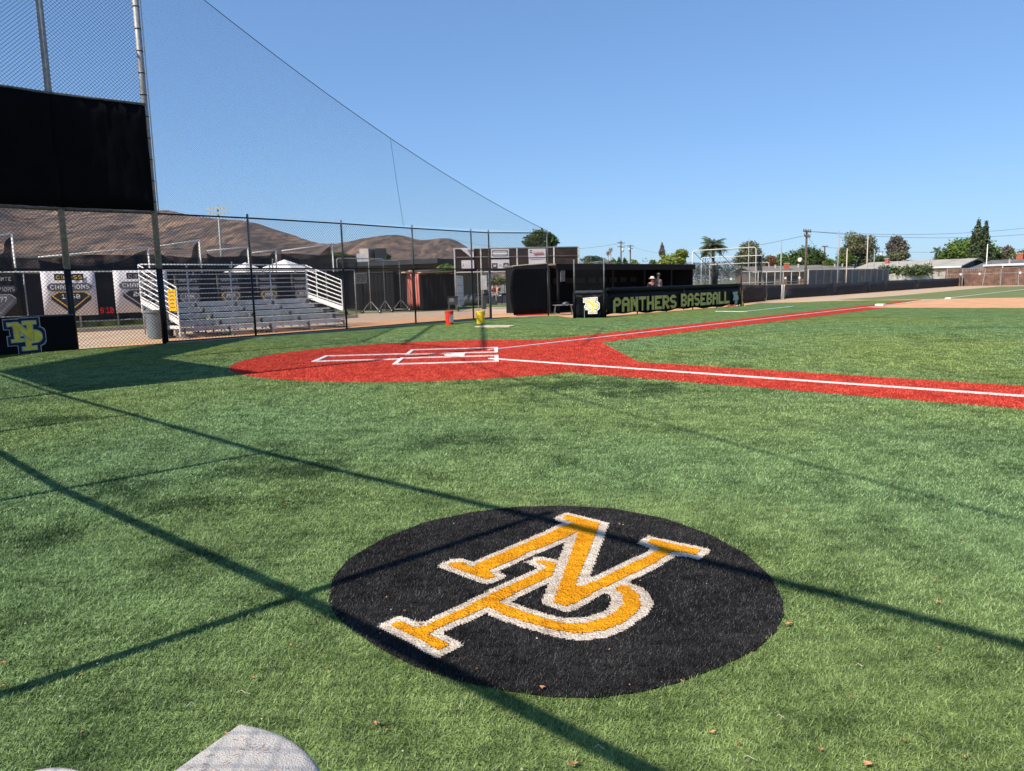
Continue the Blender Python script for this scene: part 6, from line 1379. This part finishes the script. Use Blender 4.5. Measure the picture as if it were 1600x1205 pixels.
NA, NR = 340, 84; vs = []; xs_ = np.linspace(-700, 1000, NA); rr_ = [420+ (2600-420)*(j/(NR-1)) for j in range(NR)]
for i, x in enumerate(xs_):
    yy = float(np.interp(x, hx, hy)); d_ = ray(x, yy); ln = math.hypot(d_[0], d_[1]); dx, dy = d_[0]/ln, d_[1]/ln; RD = 1450+170*math.sin(x*.009)+60*math.sin(x*.031); tanv = d_[2]/ln; Hr = max(3, CC[2]+tanv*RD)
    for j, r_ in enumerate(rr_):
        if r_ < RD: f = (r_-420)/(RD-420); pr_ = f**1.45
        else: pr_ = max(0, 1-((r_-RD)/900)**1.6)
        X_, Y_ = CC[0]+dx*r_, CC[1]+dy*r_; nz_ = (fbm(X_*.006, Y_*.006)*.07+abs(fbm(X_*.017, Y_*.013, 4))*-.045)*(1-abs(r_-RD)/RD*.2)*min(1, abs(r_-RD)/260)
        z = Hr*max(0, pr_+nz_*(pr_**.5 if pr_ > 0 else 0)*1.0); lim = CC[2]+tanv*r_
        if r_ < RD: z = min(z, lim-.5*(1-f)*6) if lim > 1 else z
        vs.append((X_, Y_, z-1.0))
o = MB().add(vs, [(i*NR+j, (i+1)*NR+j, (i+1)*NR+j+1, i*NR+j+1) for i in range(NA-1) for j in range(NR-1)]).build('hills', mathill(), None, smooth=True, fix=True); struct(o)
# low hazy ridge on the right horizon
vs = []; NA2 = 120
for i in range(NA2):
    x = 840+i*8; yy = 411+2.2*math.sin(x*.021)+1.4*math.sin(x*.053)-(x-840)*.0055; d_ = ray(x, yy); ln = math.hypot(d_[0], d_[1]); RD = 2900; H_ = CC[2]+d_[2]/ln*RD
    for r_, f in ((2300, 0), (2600, .55), (2900, 1), (3300, .6), (3450, 0)): vs.append((CC[0]+d_[0]/ln*r_, CC[1]+d_[1]/ln*r_, H_*f-2))
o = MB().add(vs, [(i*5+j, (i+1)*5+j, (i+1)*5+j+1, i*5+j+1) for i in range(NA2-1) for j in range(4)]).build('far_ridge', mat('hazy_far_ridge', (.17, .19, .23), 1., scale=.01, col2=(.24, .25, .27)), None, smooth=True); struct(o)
# ================================================================== people
def person(lbl, loc, face, pose, cloth, legs, hat=None, hair=True, scale=1.0):
    """skin-modifier figure; face = heading angle; joints in metres before scaling"""
    t = bpy.data.objects.new('person', None)
    J = {'pel': (0, 0, .95), 'waist': (0, .01, 1.12), 'chest': (0, .02, 1.33), 'neck': (0, .0, 1.49), 'head0': (0, -.01, 1.58), 'head1': (0, -.015, 1.68), 'head2': (0, -.01, 1.74)}
    for s_, k in ((-1, 'l'), (1, 'r')): J.update({'hip'+k: (.10*s_, 0, .92), 'kn'+k: (.12*s_, -.02, .50), 'an'+k: (.12*s_, .02, .09), 'toe'+k: (.13*s_, -.16, .035), 'sh'+k: (.19*s_, .02, 1.40), 'el'+k: (.25*s_, .03, 1.12), 'wr'+k: (.27*s_, -.06, .88), 'ha'+k: (.27*s_, -.09, .79)})
    J.update(pose)
    R_ = {'pel': .15, 'waist': .13, 'chest': .155, 'neck': .055, 'head0': .075, 'head1': .092, 'head2': .07}
    for k in 'lr': R_.update({'hip'+k: .095, 'kn'+k: .060, 'an'+k: .042, 'toe'+k: .035, 'sh'+k: .06, 'el'+k: .043, 'wr'+k: .030, 'ha'+k: .034})
    E_ = [('pel', 'waist'), ('waist', 'chest'), ('chest', 'neck'), ('neck', 'head0'), ('head0', 'head1'), ('head1', 'head2')]
    for k in 'lr': E_ += [('pel', 'hip'+k), ('hip'+k, 'kn'+k), ('kn'+k, 'an'+k), ('an'+k, 'toe'+k), ('chest', 'sh'+k), ('sh'+k, 'el'+k), ('el'+k, 'wr'+k), ('wr'+k, 'ha'+k)]
    names = list(J); 
    for k, sx in (('l', -1), ('r', 1)):                              # five fingers on each hand
        hx_, hy_, hz_ = J['ha'+k]; 
        for fi in range(5):
            n1 = f'f{k}{fi}'; dx = (fi-1.7)*.016 if fi < 4 else .045*-sx; J[n1] = (hx_+dx, hy_-.02, hz_-(.075 if fi < 4 else .035)+.008*abs(fi-1.5)*(fi < 4)); R_[n1] = .009; E_.append(('ha'+k, n1)); names.append(n1)
    cf, sf = math.cos(face), math.sin(face); pts = [((x*cf-y*sf)*scale, (x*sf+y*cf)*scale, z*scale) for x, y, z in (J[n] for n in names)]
    def skin(nm, keep, mt, grow=1.0):
        ix = [i for i, n in enumerate(names) if n in keep]; mp = {names[i]: j for j, i in enumerate(ix)}; me = bpy.data.meshes.new(nm); me.from_pydata([pts[i] for i in ix], [(mp[a], mp[b]) for a, b in E_ if a in mp and b in mp], []); me.materials.append(mt)
        o = bpy.data.objects.new(nm, me); COL.objects.link(o); md = o.modifiers.new('skin', 'SKIN'); md.use_smooth_shade = True; me.skin_vertices.new(name='') if not me.skin_vertices else None
        for j, i in enumerate(ix): sv = me.skin_vertices[0].data[j]; r_ = R_[names[i]]*scale*grow; sv.radius = (r_, r_); sv.use_root = (j == 0)
        sb = o.modifiers.new('sub', 'SUBSURF'); sb.levels = 1; sb.render_levels = 1; return o
    body = skin('person', set(names), M['skin']); body.location = V3(loc); tag(body, lbl, 'person')
    sh = skin('shirt', {'waist', 'chest', 'shl', 'shr', 'ell', 'elr'}, cloth, 1.34); sh.parent = body; tr = skin('trousers', {'pel', 'waist', 'hipl', 'hipr', 'knl', 'knr', 'anl', 'anr'}, legs, 1.28); tr.parent = body
    for nm in ('toe',):
        for k in 'lr': a = skin('shoe', {'an'+k, 'toe'+k}, M['cl_k'], 1.25); a.parent = body
    h = np.array(J['head1']); hw = np.array([(h[0]*cf-h[1]*sf), (h[0]*sf+h[1]*cf), h[2]])*scale; fd_ = np.array([sf, -cf, 0]); sd_ = np.array([cf, sf, 0])
    def child(mb_, nm, mt, sm=True): o = mb_.build(nm, mt, None, smooth=sm); o.parent = body; return o
    fm = MB(); fm.tube([hw+fd_*.09*scale+np.array([0, 0, .005]), hw+fd_*.118*scale+np.array([0, 0, -.03])], [.008, .016], 6)
    child(fm, 'nose', M['skin'])
    for s_ in (-1, 1): child(MB().lathe(hw+fd_*.088*scale+sd_*.033*s_+np.array([0, 0, .012]), [(.001, 0), (.009, .004), (.001, .012)], 8, axis=fd_), 'eye', M['cl_k']); child(MB().lathe(hw+sd_*.09*s_*scale, [(.012, -.006), (.022, .004), (.008, .014)], 8, axis=sd_*s_), 'ear', M['skin'])
    child(MB().bar(hw+fd_*.09*scale+sd_*-.022+np.array([0, 0, -.052]), hw+fd_*.09*scale+sd_*.022+np.array([0, 0, -.052]), .012, .008), 'mouth', M['cl_r'], False)
    if hair: child(MB().lathe(hw-fd_*.012+np.array([0, 0, .0]), [(.098, -.03), (.106, .02), (.098, .06), (.06, .098), (.01, .108)], 14), 'hair', M['hair'])
    if hat == 'wide': child(MB().lathe(hw+np.array([0, 0, .045]), [(.20, -.012), (.205, -.004), (.115, .012), (.108, .08), (.07, .115), (.01, .12)], 20), 'hat', M['cl_w'])
    if hat == 'cap': child(MB().lathe(hw+np.array([0, 0, .04]), [(.108, -.01), (.108, .04), (.075, .085), (.01, .098)], 16), 'cap', M['cl_g']); child(MB().box(hw+fd_*.14+np.array([0, 0, .04]), sd_*.07, fd_*.06, (0, 0, .006)), 'cap_peak', M['cl_g'], False)
    return body
pd = D(1019, 440, 42.3); pd[2] = 0
bent = {'chest': (0, -.10, 1.28), 'neck': (0, -.19, 1.40), 'head0': (0, -.23, 1.47), 'head1': (0, -.25, 1.565), 'head2': (0, -.25, 1.62), 'shl': (-.19, -.12, 1.33), 'shr': (.19, -.12, 1.33), 'ell': (-.25, -.25, 1.12), 'wrl': (-.14, -.42, 1.12), 'hal': (-.08, -.46, 1.13), 'elr': (.25, -.25, 1.12), 'wrr': (.14, -.42, 1.13), 'har': (.08, -.46, 1.14)}
person('person in pale wide-brimmed hat and black top leaning forward in the dugout', pd, -.2, bent, M['cl_k'], M['cl_w'], hat='wide')
pd2 = D(1028, 440, 43.2); pd2[2] = 0.12
person('person in grey cap and grey shirt standing behind the hatted person', pd2, .3, {}, M['cl_g'], M['cl_w'], hat='cap', scale=.99)
seat = {'pel': (0, .05, .52), 'waist': (0, .05, .68), 'chest': (0, .02, .90), 'neck': (0, -.02, 1.06), 'head0': (0, -.03, 1.15), 'head1': (0, -.04, 1.25), 'head2': (0, -.035, 1.31)}
for s_, k in ((-1, 'l'), (1, 'r')): seat.update({'hip'+k: (.10*s_, 0, .50), 'kn'+k: (.13*s_, -.42, .50), 'an'+k: (.13*s_, -.42, .09), 'toe'+k: (.13*s_, -.58, .035), 'sh'+k: (.19*s_, .02, .98), 'el'+k: (.25*s_, -.05, .72), 'wr'+k: (.17*s_, -.28, .60), 'ha'+k: (.14*s_, -.35, .58)})
for x, dist, cl, lb, fc in ((770.5, 56.5, 'cl_r', 'person with dark hair and coral red top sitting seen through the fence opening', .9), (778, 57.2, 'cl_k', 'person in black top and dark hair sitting on the pale bench', -.7)):
    q = D(x, 470, dist); q[2] = .22; person(lb, q, fc, seat, M[cl], M['cl_g'], scale=1.02)
q = D(771, 470, 56.5); q[2] = 0; tag(MB().abox(q[0]-.3, q[0]+.3, q[1]-.2, q[1]+.25, 0, .60).build('equipment_box', M['dark_bin'], None, bevel=.03), 'dark box seat under the person in the coral top', 'box')
# ================================================================== air
if HAZE:
    hm = bpy.data.materials.new('haze'); hm.use_nodes = True; n = hm.node_tree; n.nodes.remove(n.nodes['Principled BSDF']); pv = n.nodes.new('ShaderNodeVolumePrincipled')
    pv.inputs['Density'].default_value = HAZE; pv.inputs['Color'].default_value = (.80, .88, 1.0, 1); pv.inputs['Anisotropy'].default_value = .1; n.links.new(pv.outputs[0], n.nodes['Material Output'].inputs['Volume'])
    o = MB().abox(-3600, 3600, -1100, 6100, -1.5, 420).build('haze', hm, None); tag(o, 'thin pale haze in the air over the field and hills', 'haze', kind='stuff')
